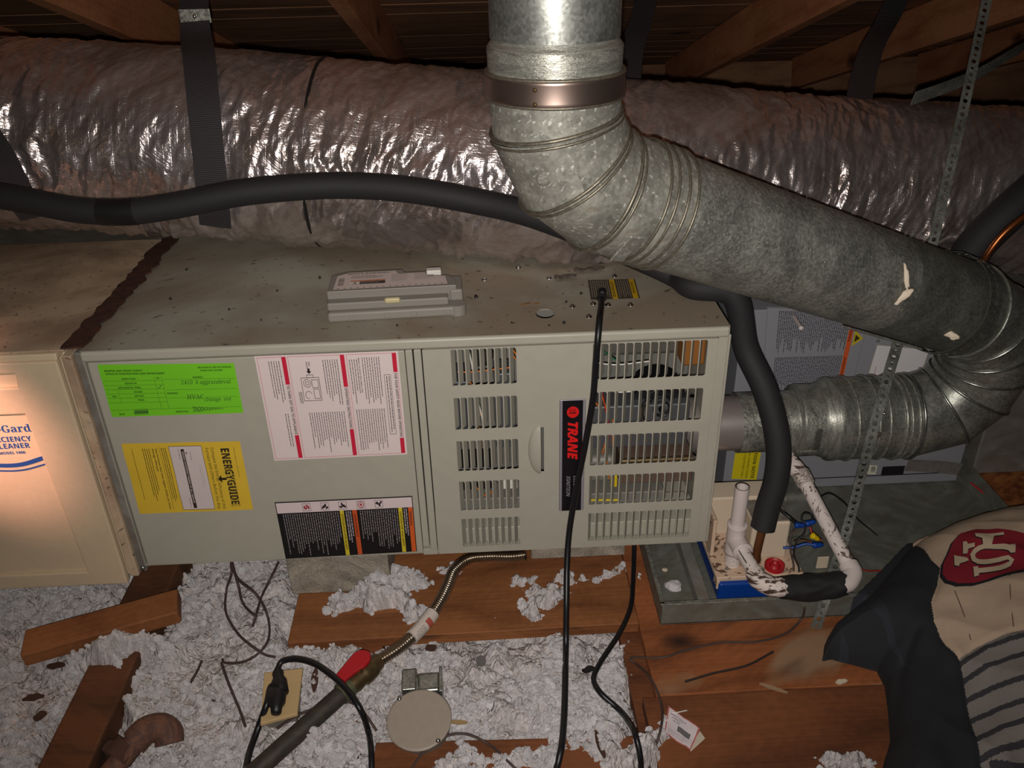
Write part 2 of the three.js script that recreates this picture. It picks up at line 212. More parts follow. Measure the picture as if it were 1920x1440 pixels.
// ---------- furnace ----------
const FB = 0.1, FT = 0.535, FL = 1.016, FD = 0.71;
const furnace = thing('gas_furnace', 'long grey-green metal furnace lying on its side with stickers and louvred door', 'furnace');
function panelGeo(shape, depth, bevel = 0.0008) { return metreUV(new THREE.ExtrudeGeometry(shape, { depth, bevelEnabled: bevel > 0, bevelSize: bevel, bevelThickness: bevel, bevelSegments: 2, curveSegments: 8 })); }
{
  const top = new THREE.Shape([[0, 0], [FL, 0], [FL, FD], [0, FD]].map((p) => new THREE.Vector2(...p)));
  const hc = onY(1022, 588, FT); const hole = new THREE.Path(); hole.absellipse(hc.x, -hc.z, 0.0155, 0.0185, 0, Math.PI * 2); top.holes.push(hole);
  const tg = new THREE.ExtrudeGeometry(top, { depth: 0.0015, bevelEnabled: false, curveSegments: 20 }); tg.rotateX(-Math.PI / 2); tg.translate(0, FT - 0.0015, 0);
  part('top_panel', metreUV(tg), M.paintTop, furnace);
  // folded front lip of the top panel: quarter round then a face
  part('front_lip', rbox(0, FL, FT - 0.018, FT + 0.0003, -0.004, 0.0065, 0.0062, 5), M.paint, furnace);
  part('bottom_panel', box(0, FL, FB, FB + 0.0015, -FD, -0.002), M.paint, furnace);
  part('back_panel', box(0, FL, FB, FT - 0.002, -FD, -FD + 0.0015), M.paint, furnace);
  part('side_panel', box(0, 0.0015, FB, FT - 0.002, -FD, -0.002), M.paint, furnace);
  const endS = new THREE.Shape([[0, FB], [FD, FB], [FD, FT - 0.002], [0, FT - 0.002]].map((p) => new THREE.Vector2(...p)));
  const eh = new THREE.Path(); eh.absarc(0.152, 0.256, 0.06, 0, Math.PI * 2); endS.holes.push(eh);
  const eg = new THREE.ExtrudeGeometry(endS, { depth: 0.0015, bevelEnabled: false, curveSegments: 20 }); eg.rotateY(Math.PI / 2); eg.translate(FL - 0.0015, 0, 0);
  part('side_panel', metreUV(eg), M.paint, furnace);
  part('partition', box(0.515, 0.517, FB + 0.002, FT - 0.002, -FD + 0.002, -0.004), M.innerGrey, furnace);
  part('vest_panel', box(0.518, FL - 0.002, FB + 0.002, FT - 0.002, -0.23, -0.228), M.innerGrey, furnace);
  part('corner_post', rbox(1.0, FL + 0.004, FB - 0.002, FT - 0.016, -0.02, 0.0, 0.002), M.paint, furnace);
  part('bottom_rail', rbox(0.52, 1.0, FB - 0.001, FB + 0.004, -0.02, -0.003, 0.001), M.paint, furnace);
  // blower door
  part('blower_door', rbox(0.006, 0.5, FB + 0.002, FT - 0.021, -0.008, 0.001, 0.002, 3), M.paint, furnace);
  // two channel strips between the doors
  part('channel_strip', rbox(0.5012, 0.5125, FB + 0.02, FT - 0.019, -0.008, 0.004, 0.0015), M.paint, furnace);
  part('channel_strip', rbox(0.5145, 0.5262, FB + 0.012, FT - 0.019, -0.008, 0.004, 0.0015), M.paint, furnace);
  part('channel_foot', rbox(0.5005, 0.527, FB, FB + 0.013, -0.008, 0.0035, 0.001), M.paint, furnace);
  // burner door with lanced louvres
  const door = new THREE.Shape([[0.528, FB], [0.999, FB], [0.999, FT - 0.02], [0.528, FT - 0.02]].map((p) => new THREE.Vector2(...p)));
  const rows = [[0.448, 0.513], [0.364, 0.425], [0.280, 0.341], [0.196, 0.258], [0.114, 0.177]];
  const blocks = [[0.5715, 0.677, 9], [0.7975, 0.983, 14]];
  const fins = [];
  for (const [y0, y1] of rows) for (const [x0, x1, n] of blocks) for (let k = 0; k < n; k++) {
    const p = (x1 - x0) / n, a = x0 + k * p + 0.0007, b = x0 + (k + 1) * p - 0.0007, r = 0.0042;
    const h = new THREE.Path(); h.moveTo(a, y0); h.lineTo(b - r, y0); h.quadraticCurveTo(b, y0, b, y0 + r); h.lineTo(b, y1 - r); h.quadraticCurveTo(b, y1, b - r, y1); h.lineTo(a, y1); h.closePath(); door.holes.push(h);
    fins.push([a, (y0 + y1) / 2, y1 - y0, b - a]);
  }
  const slot = new THREE.Path(); const hc2 = onZ(1016, 843, 0); slot.moveTo(hc2.x - 0.003, 0.272); slot.lineTo(hc2.x + 0.0035, 0.272); slot.lineTo(hc2.x + 0.0035, 0.362); slot.lineTo(hc2.x - 0.003, 0.362); slot.closePath(); door.holes.push(slot);
  const dg = new THREE.ExtrudeGeometry(door, { depth: 0.0012, bevelEnabled: false, curveSegments: 4 }); dg.translate(0, 0, 0.0012);
  const bd = part('burner_door', metreUV(dg), M.paint, furnace);
  const fg = new THREE.BoxGeometry(0.0145, 0.062, 0.0008); fg.translate(0.00725, 0, 0); const fq = metreUV(fg);
  for (const [x, y, h, w] of fins) { const f = part('louver', fq, M.paint, bd); f.position.set(x, y, 0.0018); f.rotation.y = 1.12; f.scale.y = h / 0.0622; }
  part('door_edge', merge([box(0.528, 0.5295, FB, FT - 0.02, -0.01, 0.0012), box(0.9975, 0.999, FB, FT - 0.02, -0.01, 0.0012), box(0.528, 0.999, FT - 0.0215, FT - 0.02, -0.01, 0.0012), box(0.528, 0.999, FB, FB + 0.0015, -0.01, 0.0012)]), M.paint, bd);
  // crescent finger pull pressed into the door
  const pg = new THREE.SphereGeometry(1, 28, 16, 0, Math.PI); const pp = pg.attributes.position; const pull = []; 
  for (let i = 0; i < pp.count; i++) { const x = pp.getX(i), y = pp.getY(i), z = pp.getZ(i); pp.setXYZ(i, Math.min(x, 0.0) * 0.021 , y * 0.049, z * 0.012); }
  pg.translate(hc2.x - 0.0025, 0.317, 0.0018); pg.computeVertexNormals(); part('finger_pull', pg, M.paint, bd);
  // louvre-side fittings seen through the slots
  const inn = (n, g, m) => part(n, g, m, furnace);
  // inducer motor: stacked cooling rings
  const mc = onZ(1240, 765, -0.075), zf = V(0, 0, 1);
  inn('inducer_motor', merge([0, 1, 2, 3, 4].map((k) => lathe([[0.012 + k * 0.006, 0], [0.016 + k * 0.006, 0.004], [0.0145 + k * 0.006, 0.008], [0.012 + k * 0.006, 0.004]], V(mc.x, mc.y, mc.z - k * 0.012), zf)).concat([cyl(V(mc.x, mc.y, mc.z - 0.045), zf, 0.05, 0.048, 0.05), cyl(V(mc.x, mc.y, mc.z + 0.008), zf, 0.006, 0.005, 0.012)])), M.black);
  inn('motor_bracket', new THREE.TorusGeometry(0.031, 0.004, 8, 30, 2.2).rotateZ(2.2).translate(mc.x - 0.005, mc.y - 0.004, mc.z + 0.006), M.chrome);
  inn('inducer_box', rbox(0.805, 0.985, 0.262, 0.35, -0.16, -0.075, 0.004), std({ color: 0x6f6f74, roughness: 0.4, metalness: 0.5 }));
  inn('flue_collar', rbox(0.8, 0.965, 0.44, 0.523, -0.2, -0.09, 0.01), std({ color: 0x85837c, roughness: 0.35, metalness: 0.6 }));
  inn('insulation_pad', rbox(0.955, 0.995, 0.44, 0.525, -0.12, -0.045, 0.006), std({ color: 0x8e5a24, roughness: 0.7 }));
  inn('burner_box', rbox(0.862, 0.995, 0.195, 0.252, -0.15, -0.055, 0.004), std({ color: 0x8d7466, roughness: 0.4, metalness: 0.5 }));
  inn('gas_manifold', rod(V(0.86, 0.25, -0.05), V(0.99, 0.25, -0.05), 0.006), M.brass);
  for (let k = 0; k < 4; k++) inn('orifice', cyl(V(0.877 + k * 0.03, 0.246, -0.045), V(0, 1, 0.2), 0.005, 0.004, 0.012, 12), M.brass);
  inn('gas_valve', rbox(0.8, 0.856, 0.195, 0.252, -0.12, -0.06, 0.012), M.innerGrey);
  inn('yellow_tag', rbox(0.843, 0.855, 0.2, 0.225, -0.045, -0.04, 0.002), M.yellow);
  inn('lower_shelf', rbox(0.56, 0.995, 0.108, 0.14, -0.1, -0.016, 0.002), M.paint);
  inn('lower_ledge', rbox(0.56, 0.945, 0.14, 0.18, -0.1, -0.05, 0.002), M.innerGrey);
  inn('control_box', rbox(0.595, 0.63, 0.45, 0.5, -0.1, -0.055, 0.003), M.black);
  inn('relay', rbox(0.64, 0.675, 0.28, 0.43, -0.12, -0.065, 0.003), std({ color: 0x63666a, roughness: 0.4, metalness: 0.4 }));
  inn('blower_relay', rbox(0.565, 0.6, 0.3, 0.42, -0.13, -0.06, 0.003), std({ color: 0x4c5058, roughness: 0.4, metalness: 0.3 }));
  inn('capacitor', cyl(V(0.63, 0.48, -0.05), zf, 0.011, 0.011, 0.03), M.chrome);
  inn('transformer', rbox(0.57, 0.63, 0.2, 0.25, -0.11, -0.05, 0.004), M.black);
  inn('connector', rbox(0.645, 0.675, 0.21, 0.235, -0.06, -0.035, 0.002), M.white);
  const wire = (pts, m) => inn('wire', tube(pts.map(([x, y, z]) => V(x, y, z ?? -0.04)), 0.0014, 24, 6), m);
  wire([[0.58, 0.45], [0.6, 0.449], [0.64, 0.452], [0.672, 0.455]], M.orange); wire([[0.59, 0.52], [0.6, 0.49], [0.606, 0.45], [0.61, 0.43]], M.white); wire([[0.66, 0.525], [0.668, 0.49], [0.676, 0.47]], M.orange); wire([[0.664, 0.525], [0.672, 0.49], [0.68, 0.475]], M.orange);
  wire([[0.6, 0.43], [0.608, 0.4], [0.614, 0.365]], M.orange); wire([[0.606, 0.42], [0.611, 0.395], [0.617, 0.36], [0.62, 0.33]], M.white); wire([[0.612, 0.34], [0.613, 0.31], [0.612, 0.27]], M.orange); wire([[0.618, 0.345], [0.622, 0.315], [0.622, 0.28]], M.white); wire([[0.57, 0.235], [0.585, 0.238], [0.6, 0.25]], M.white); wire([[0.6, 0.215], [0.612, 0.2], [0.62, 0.19]], M.orange); wire([[0.615, 0.25], [0.62, 0.22], [0.628, 0.198]], M.orange);
  wire([[0.803, 0.43], [0.808, 0.4], [0.805, 0.36]], M.orange); wire([[0.812, 0.43], [0.82, 0.4], [0.832, 0.36]], M.orange); wire([[0.817, 0.43], [0.823, 0.395], [0.83, 0.36]], M.red); wire([[0.80, 0.39], [0.815, 0.375], [0.82, 0.35]], M.orange); wire([[0.826, 0.415], [0.845, 0.4], [0.87, 0.399]], M.white); wire([[0.83, 0.345], [0.832, 0.31], [0.826, 0.275]], M.orange); wire([[0.834, 0.345], [0.836, 0.31], [0.83, 0.275]], M.red); wire([[0.842, 0.345], [0.843, 0.31], [0.845, 0.275]], M.orange); wire([[0.798, 0.335], [0.81, 0.333], [0.825, 0.336]], M.white); wire([[0.835, 0.26], [0.836, 0.24], [0.84, 0.22]], M.orange); wire([[0.8, 0.505], [0.82, 0.48], [0.85, 0.455]], M.green);
  wire([[0.80, 0.46], [0.84, 0.452], [0.9, 0.456]], M.white); wire([[0.80, 0.24], [0.82, 0.248], [0.85, 0.236]], M.white);
  inn('lime_strip', rod(V(0.795, 0.182, -0.03), V(0.86, 0.179, -0.03), 0.002), M.yellow);
  inn('knockout_light', rbox(hc.x - 0.03, hc.x + 0.03, FT - 0.06, FT - 0.05, hc.z - 0.03, hc.z + 0.03, 0.002), std({ color: 0xa9a4ab, roughness: 0.5 }));
  inn('ground_wire', rod(V(hc.x - 0.02, FT - 0.04, hc.z + 0.005), V(hc.x + 0.02, FT - 0.045, hc.z + 0.012), 0.002), M.green);
  // screws through the top panel
  const sg = merge([lathe([[0.0001, 0.0045], [0.002, 0.0042], [0.0035, 0.0025], [0.0038, 0.001], [0.0055, 0.0008], [0.0055, 0]], V(0, 0, 0), V(0, 1, 0), 12)]);
  for (const [px, py] of [[908, 525], [1030, 522], [1152, 518], [1073, 575], [1182, 572], [1112, 570], [1140, 572], [972, 502], [1104, 594]]) { const q = onY(px, py, FT); const s = part('screw', sg, M.chrome, furnace); s.position.copy(q); }
}
// ---------- printed matter ----------
function sheet(name, corners, mat, parent, lift = V(0, 0, 0.0012), wave = 0, seg = 10, label) { // corners as seen: top-left, top-right, bottom-right, bottom-left
  const pos = [], uv = [], idx = []; const n = seg + 1;
  for (let j = 0; j < n; j++) for (let i = 0; i < n; i++) { const u = i / seg, v = j / seg; const p = corners[0].clone().lerp(corners[1], u).lerp(corners[3].clone().lerp(corners[2], u), v); const w = wave ? (fbm(u * 3 + corners[0].x * 9, v * 3, 2, 2) + 0.35) * wave : 0; p.addScaledVector(lift, 1 + Math.max(0, w)); pos.push(p.x, p.y, p.z); uv.push(u, 1 - v); }
  for (let j = 0; j < seg; j++) for (let i = 0; i < seg; i++) { const a = j * n + i; idx.push(a, a + n, a + 1, a + 1, a + n, a + n + 1); }
  const g = new THREE.BufferGeometry(); g.setAttribute('position', new THREE.Float32BufferAttribute(pos, 3)); g.setAttribute('uv', new THREE.Float32BufferAttribute(uv, 2)); g.setIndex(idx); g.computeVertexNormals(); return part(name, g, mat, parent, label);
}
const onFront = (a, z = 0.001) => a.map(([x, y]) => onZ(x, y, z));
const paper = (t, r = 0.5) => std({ map: t, roughness: r, side: THREE.DoubleSide });
const lines = (c, x, y, w, n, dy, h, col, jit = 0.35) => { c.fillStyle = col; for (let i = 0; i < n; i++) { let q = x; const end = x + w * (1 - rnd() * jit); while (q < end) { const l = rr(4, 16) * h / 4; c.fillRect(q, y + i * dy + rr(-0.3, 0.3), Math.min(l, end - q), h); q += l + h * 0.6; } } };
const T_green = ctex(1024, 380, (c, w, h) => {
  c.fillStyle = '#79cf2a'; c.fillRect(0, 0, w, h); c.fillStyle = '#173010'; c.font = 'bold 19px sans-serif';
  c.fillText('MEMPHIS AND SHELBY COUNTY', 38, 52); c.fillText('OFFICE OF CONSTRUCTION CODE ENFORCEMENT', 42, 74); c.font = 'bold 16px sans-serif'; c.fillText('MECHANICAL AND GAS DIVISION', 745, 34); c.fillText('PHONE (901) 222-8400', 760, 56);
  c.strokeStyle = '#3b6a18'; c.lineWidth = 2; for (const y of [118, 150, 180, 212, 244, 276, 330]) { c.beginPath(); c.moveTo(10, y); c.lineTo(y === 330 ? 1010 : 460, y); c.stroke(); } for (const y of [112, 190, 250]) { c.beginPath(); c.moveTo(470, y); c.lineTo(1005, y); c.stroke(); }
  for (const x of [398, 455]) { c.beginPath(); c.moveTo(x, 92); c.lineTo(x, 330); c.stroke(); } c.beginPath(); c.moveTo(100, 180); c.lineTo(100, 276); c.stroke();
  c.font = 'bold 18px sans-serif'; c.fillText('INSPECTION', 150, 110); c.fillText('OK', 412, 108); c.fillText('ROUGH IN', 168, 142); c.fillText('MECHANICAL FINAL', 110, 174); c.fillText('ROUGH', 220, 206); c.fillText('AIR TEST', 215, 236); c.fillText('FINAL', 232, 266); c.fillText('GAS', 45, 236); c.fillText('ADDRESS', 690, 106); c.fillText('REMARKS', 470, 222); c.fillText('DATE', 60, 368); c.fillText('INSPECTOR', 500, 362);
  c.font = 'italic 40px serif'; c.fillStyle = '#22402a'; c.fillText('2420  S aggrandeval', 590, 150); c.font = 'italic 46px serif'; c.fillText('HVAC', 610, 262); c.font = 'italic 38px serif'; c.fillText('change  out', 740, 280); c.strokeStyle = '#22402a'; c.lineWidth = 3; c.beginPath(); c.moveTo(640, 345); for (let i = 0; i < 70; i++) c.lineTo(640 + i * 3.4 + Math.sin(i * 1.3) * 14 * (1 - i / 80), 340 + Math.cos(i * 1.1) * 22 * (1 - i / 75)); c.stroke(); c.beginPath(); c.moveTo(180, 360); for (let i = 0; i < 40; i++) c.lineTo(180 + i * 2.8, 350 + Math.sin(i * 2.1) * 17); c.stroke(); c.beginPath(); c.moveTo(408, 168); c.lineTo(420, 176); c.lineTo(440, 152); c.stroke();
});
sheet('inspection_sticker', onFront([[183, 683], [439, 680], [457, 773], [211, 781]]), paper(T_green, 0.45), furnace, V(0, 0, 0.0012), 1.2, 12, 'bright green inspection sticker with handwriting');
const quarter = (c, w, h, fn) => { c.save(); c.translate(w, 0); c.rotate(Math.PI / 2); fn(h, w); c.restore(); };  // text that reads downward
const T_energy = ctex(900, 480, (c, w, h) => {
  c.fillStyle = '#e2bd3a'; c.fillRect(0, 0, w, h); quarter(c, w, h, (W, H) => { // W=480 across, H=900 down
    c.fillStyle = '#2b2518'; c.font = 'bold 86px sans-serif'; c.save(); c.scale(0.98, 1); c.fillText('ENERGYGUIDE', 42, 158, 405); c.restore(); c.lineWidth = 3; c.strokeStyle = '#2b2518'; c.strokeText('ENERGYGUIDE', 42, 158, 410); c.font = '11px sans-serif'; c.fillText('Based on standard U.S. Government tests', 40, 60); c.beginPath(); c.moveTo(246, 160); c.lineTo(262, 160); c.lineTo(262, 196); c.lineTo(282, 196); c.lineTo(254, 224); c.lineTo(226, 196); c.lineTo(246, 196); c.fill();
    c.font = '30px sans-serif'; c.fillText('Compare the Energy Efficiency of this', 36, 232, 430); c.fillText('Furnace with Others Before You Buy', 36, 272, 430);
    c.fillStyle = '#d9cbc9'; c.fillRect(24, 300, 440, 250); c.strokeStyle = '#2b2518'; c.lineWidth = 2.5; c.strokeRect(24, 300, 440, 250); c.fillStyle = '#33291f'; c.fillRect(44, 438, 410, 26); c.fillStyle = '#d9cbc9'; c.font = 'bold 17px sans-serif'; c.fillText('ENERGY EFFICIENCY RANGE OF ALL SIMILAR', 58, 457, 380); c.fillStyle = '#554a44'; c.font = '12px sans-serif'; c.fillText('Least efficient', 40, 486); c.fillText('Most efficient', 380, 486); c.fillText('This model', 60, 400); c.beginPath(); c.moveTo(62, 420); c.lineTo(78, 420); c.lineTo(70, 434); c.fill(); lines(c, 150, 330, 160, 2, 14, 4, '#b7a9a7');
    lines(c, 32, 575, 410, 3, 15, 5, '#3b301c', 0.2); c.fillStyle = '#2b2518'; c.fillRect(24, 622, 440, 2); c.font = 'bold 20px sans-serif'; c.fillText('Gas furnaces that have higher AFUEs are more', 36, 655, 420); c.fillText('energy efficient', 36, 680); lines(c, 36, 700, 400, 4, 16, 5, '#3b301c', 0.3); lines(c, 36, 830, 380, 1, 12, 4, '#5b4a22', 0.1);
  });
});
sheet('energy_sticker', onFront([[228, 831], [450, 826], [475, 954], [263, 962]]), paper(T_energy, 0.5), furnace, V(0, 0, 0.0012), 2.2, 14, 'yellow energy rating sticker with rumpled paper');
const T_white = ctex(1024, 700, (c, w, h) => {
  c.fillStyle = '#e6d6d4'; c.fillRect(0, 0, w, h); quarter(c, w, h, (W, H) => { // W=700, H=1024
    const head = (y, t, a, b) => { c.fillStyle = '#cf2440'; c.fillRect(12, y, a, 30); c.fillRect(W - 12 - b, y, b, 30); c.fillStyle = '#4a3c3e'; c.font = 'bold 26px sans-serif'; c.textAlign = 'center'; c.fillText(t, a + 12 + (W - 24 - a - b) / 2, y + 26, W - 34 - a - b); c.textAlign = 'left'; };
    const frame = (y0, y1) => { c.strokeStyle = '#d46472'; c.lineWidth = 2.5; c.strokeRect(12, y0, W - 24, y1 - y0); };
    frame(16, 372); head(16, 'FOR YOUR SAFETY READ BEFORE OPERATING', 122, 108); c.strokeStyle = '#4a3c3e'; c.strokeRect(150, 70, 400, 46); lines(c, 160, 78, 380, 2, 18, 6, '#54474a', 0.1);
    lines(c, 34, 140, 310, 8, 17, 5, '#4c4044', 0.2); c.fillStyle = '#4c4044'; c.font = 'bold 15px sans-serif'; c.fillText('WHAT TO DO IF YOU SMELL GAS', 34, 292); lines(c, 44, 300, 300, 4, 17, 5, '#4c4044', 0.35); lines(c, 372, 140, 290, 13, 17, 5, '#4c4044', 0.25);
    frame(388, 790); head(388, 'OPERATING INSTRUCTIONS', 206, 184); lines(c, 40, 440, 300, 7, 17, 5, '#4c4044', 0.3); lines(c, 380, 440, 280, 16, 17, 5, '#4c4044', 0.4);
    c.strokeStyle = '#4a3c3e'; c.lineWidth = 3; c.strokeRect(150, 590, 150, 130); c.beginPath(); c.arc(185, 680, 26, 0, 7); c.stroke(); c.beginPath(); c.arc(185, 680, 12, 0, 7); c.stroke(); c.strokeRect(165, 600, 50, 46); c.strokeRect(225, 600, 62, 40); c.beginPath(); c.arc(262, 680, 24, 0, 4.4); c.stroke(); c.strokeRect(132, 630, 18, 46); c.fillStyle = '#33282a'; c.beginPath(); c.moveTo(90, 648); c.lineTo(108, 648); c.lineTo(108, 638); c.lineTo(126, 656); c.lineTo(108, 674); c.lineTo(108, 664); c.lineTo(90, 664); c.fill(); c.font = 'bold 15px sans-serif'; c.fillText('GAS', 48, 650); c.fillText('INLET', 48, 668); lines(c, 240, 730, 80, 3, 9, 4, '#4c4044', 0.2);
    frame(806, 1008); head(806, 'TO TURN OFF GAS TO APPLIANCE', 176, 160); lines(c, 36, 856, 300, 5, 18, 5, '#4c4044', 0.35); lines(c, 380, 856, 240, 2, 18, 5, '#4c4044', 0.1);
  });
});
sheet('instruction_sticker', onFront([[477, 667], [746, 657], [764, 851], [515, 863]]), paper(T_white, 0.45), furnace, V(0, 0, 0.0012), 0.6, 10, 'white operating instruction sticker with red bars');
const T_warn = ctex(1024, 420, (c, w, h) => {
  c.fillStyle = '#181719'; c.fillRect(0, 0, w, h); c.fillStyle = '#e2cfd0'; c.fillRect(6, 8, w - 12, 74); quarter(c, w, h, (W, H) => {
    const bar = (y, dy, col, t) => { c.fillStyle = col; c.fillRect(82, y, W - 84, dy); c.fillStyle = '#2a1a12'; c.font = 'bold 22px sans-serif'; c.fillText('\u25B2 ' + t, 96, y + dy - 8, 280); };
    bar(6, 34, '#d9622a', 'WARNING'); bar(84, 30, '#d9c433', 'CAUTION-FOR YOUR SAFETY'); bar(426, 34, '#d0572a', 'AVERTISSEMENT'); bar(524, 30, '#d9c433', 'ATTENTION-POUR VOTRE SECURITE');
    lines(c, 90, 50, 220, 2, 16, 8, '#b9aeb2', 0.2); lines(c, 90, 124, 310, 17, 17, 7, '#8f8689', 0.5); lines(c, 90, 470, 260, 3, 16, 8, '#b9aeb2', 0.3); lines(c, 90, 566, 320, 25, 17, 7, '#8f8689', 0.45);
  });
  c.lineWidth = 2.5; [['#a63a44', 200], ['#2c2628', 336], ['#2c2628', 470], ['#a63a44', 606], ['#2c2628', 740]].forEach(([col, x], i) => { c.strokeStyle = '#5b5052'; c.strokeRect(x, 20, 58, 52); c.fillStyle = col; c.strokeStyle = col; c.beginPath(); if (i === 3) { c.arc(x + 29, 46, 20, 0, 7); c.lineWidth = 5; c.stroke(); c.beginPath(); c.arc(x + 29, 46, 9, 0, 7); c.fill(); c.lineWidth = 2.5; } else for (let k = 0; k < 4; k++) { c.beginPath(); c.ellipse(x + 14 + k * 10, 46 + Math.sin(k * 2.2 + i) * 10, 7, 12, k + i, 0, 7); c.fill(); } });
});
sheet('warning_sticker', onFront([[515, 941], [773, 929], [782, 1033], [536, 1047]]), paper(T_warn, 0.45), furnace, V(0, 0, 0.0012), 0.2, 8, 'black warning sticker with orange and yellow bars');
const T_badge = ctex(240, 1200, (c, w, h) => {
  c.fillStyle = '#8f8b92'; c.fillRect(0, 0, w, h); c.fillStyle = '#17151a'; c.fillRect(22, 0, w - 44, h); quarter(c, w, h, (W, H) => {
    c.fillStyle = '#e02222'; c.beginPath(); c.arc(120, 118, 58, 0, 7); c.fill(); c.fillStyle = '#17151a'; for (let k = 0; k < 4; k++) c.fillRect(86, 92 + k * 17, 46, 5); c.fillRect(126, 84, 8, 70);
    c.fillStyle = '#ea2020'; c.font = 'italic bold 128px sans-serif'; c.fillText('TRANE', 205, 162, 400); c.lineWidth = 7; c.strokeStyle = '#ea2020'; c.strokeText('TRANE', 205, 162, 400); c.fillStyle = '#a8a3a8'; c.font = 'italic 52px sans-serif'; c.fillText('ELECTRONIC', 800, 102, 300); c.fillText('IGNITION', 800, 172, 240);
  });
});
{
  const b = onFront([[1048, 746], [1092, 744], [1086, 953], [1047, 955]], 0.003); const y0 = 0.187, y1 = 0.4145, x0 = 0.7455, x1 = 0.789;
  const pl = part('badge', rbox(x0, x1, y0, y1, 0.0024, 0.0055, 0.0015), std({ color: 0x9a969c, roughness: 0.35, metalness: 0.6 }), furnace, 'black maker badge with red lettering');
  sheet('badge_face', [V(x0 + 0.001, y1 - 0.001, 0.0056), V(x1 - 0.001, y1 - 0.001, 0.0056), V(x1 - 0.001, y0 + 0.001, 0.0056), V(x0 + 0.001, y0 + 0.001, 0.0056)], paper(T_badge, 0.3), pl, V(0, 0, 0.0004), 0, 2);
  const T_caution = ctex(380, 190, (c, w, h) => { c.fillStyle = '#4a4136'; c.fillRect(0, 0, w, h); quarter(c, w, h, (W, H) => { const bar = (y, dy, t) => { c.fillStyle = '#c9a21c'; c.fillRect(0, y, W, dy); c.fillStyle = '#332a10'; c.font = 'bold 26px sans-serif'; c.fillText('\u25B2' + t, 14, y + dy - 8, 160); }; bar(10, 42, 'CAUTION'); bar(168, 42, 'ATTENTION'); lines(c, 10, 62, 170, 6, 17, 7, '#8d8577', 0.2); lines(c, 10, 222, 170, 9, 17, 7, '#8d8577', 0.2); }); });
  sheet('caution_sticker', [[1102, 526], [1190, 524], [1200, 560], [1108, 563]].map(([x, y]) => onY(x, y, FT)), paper(T_caution, 0.5), furnace, V(0, 0.001, 0), 0, 4);
}
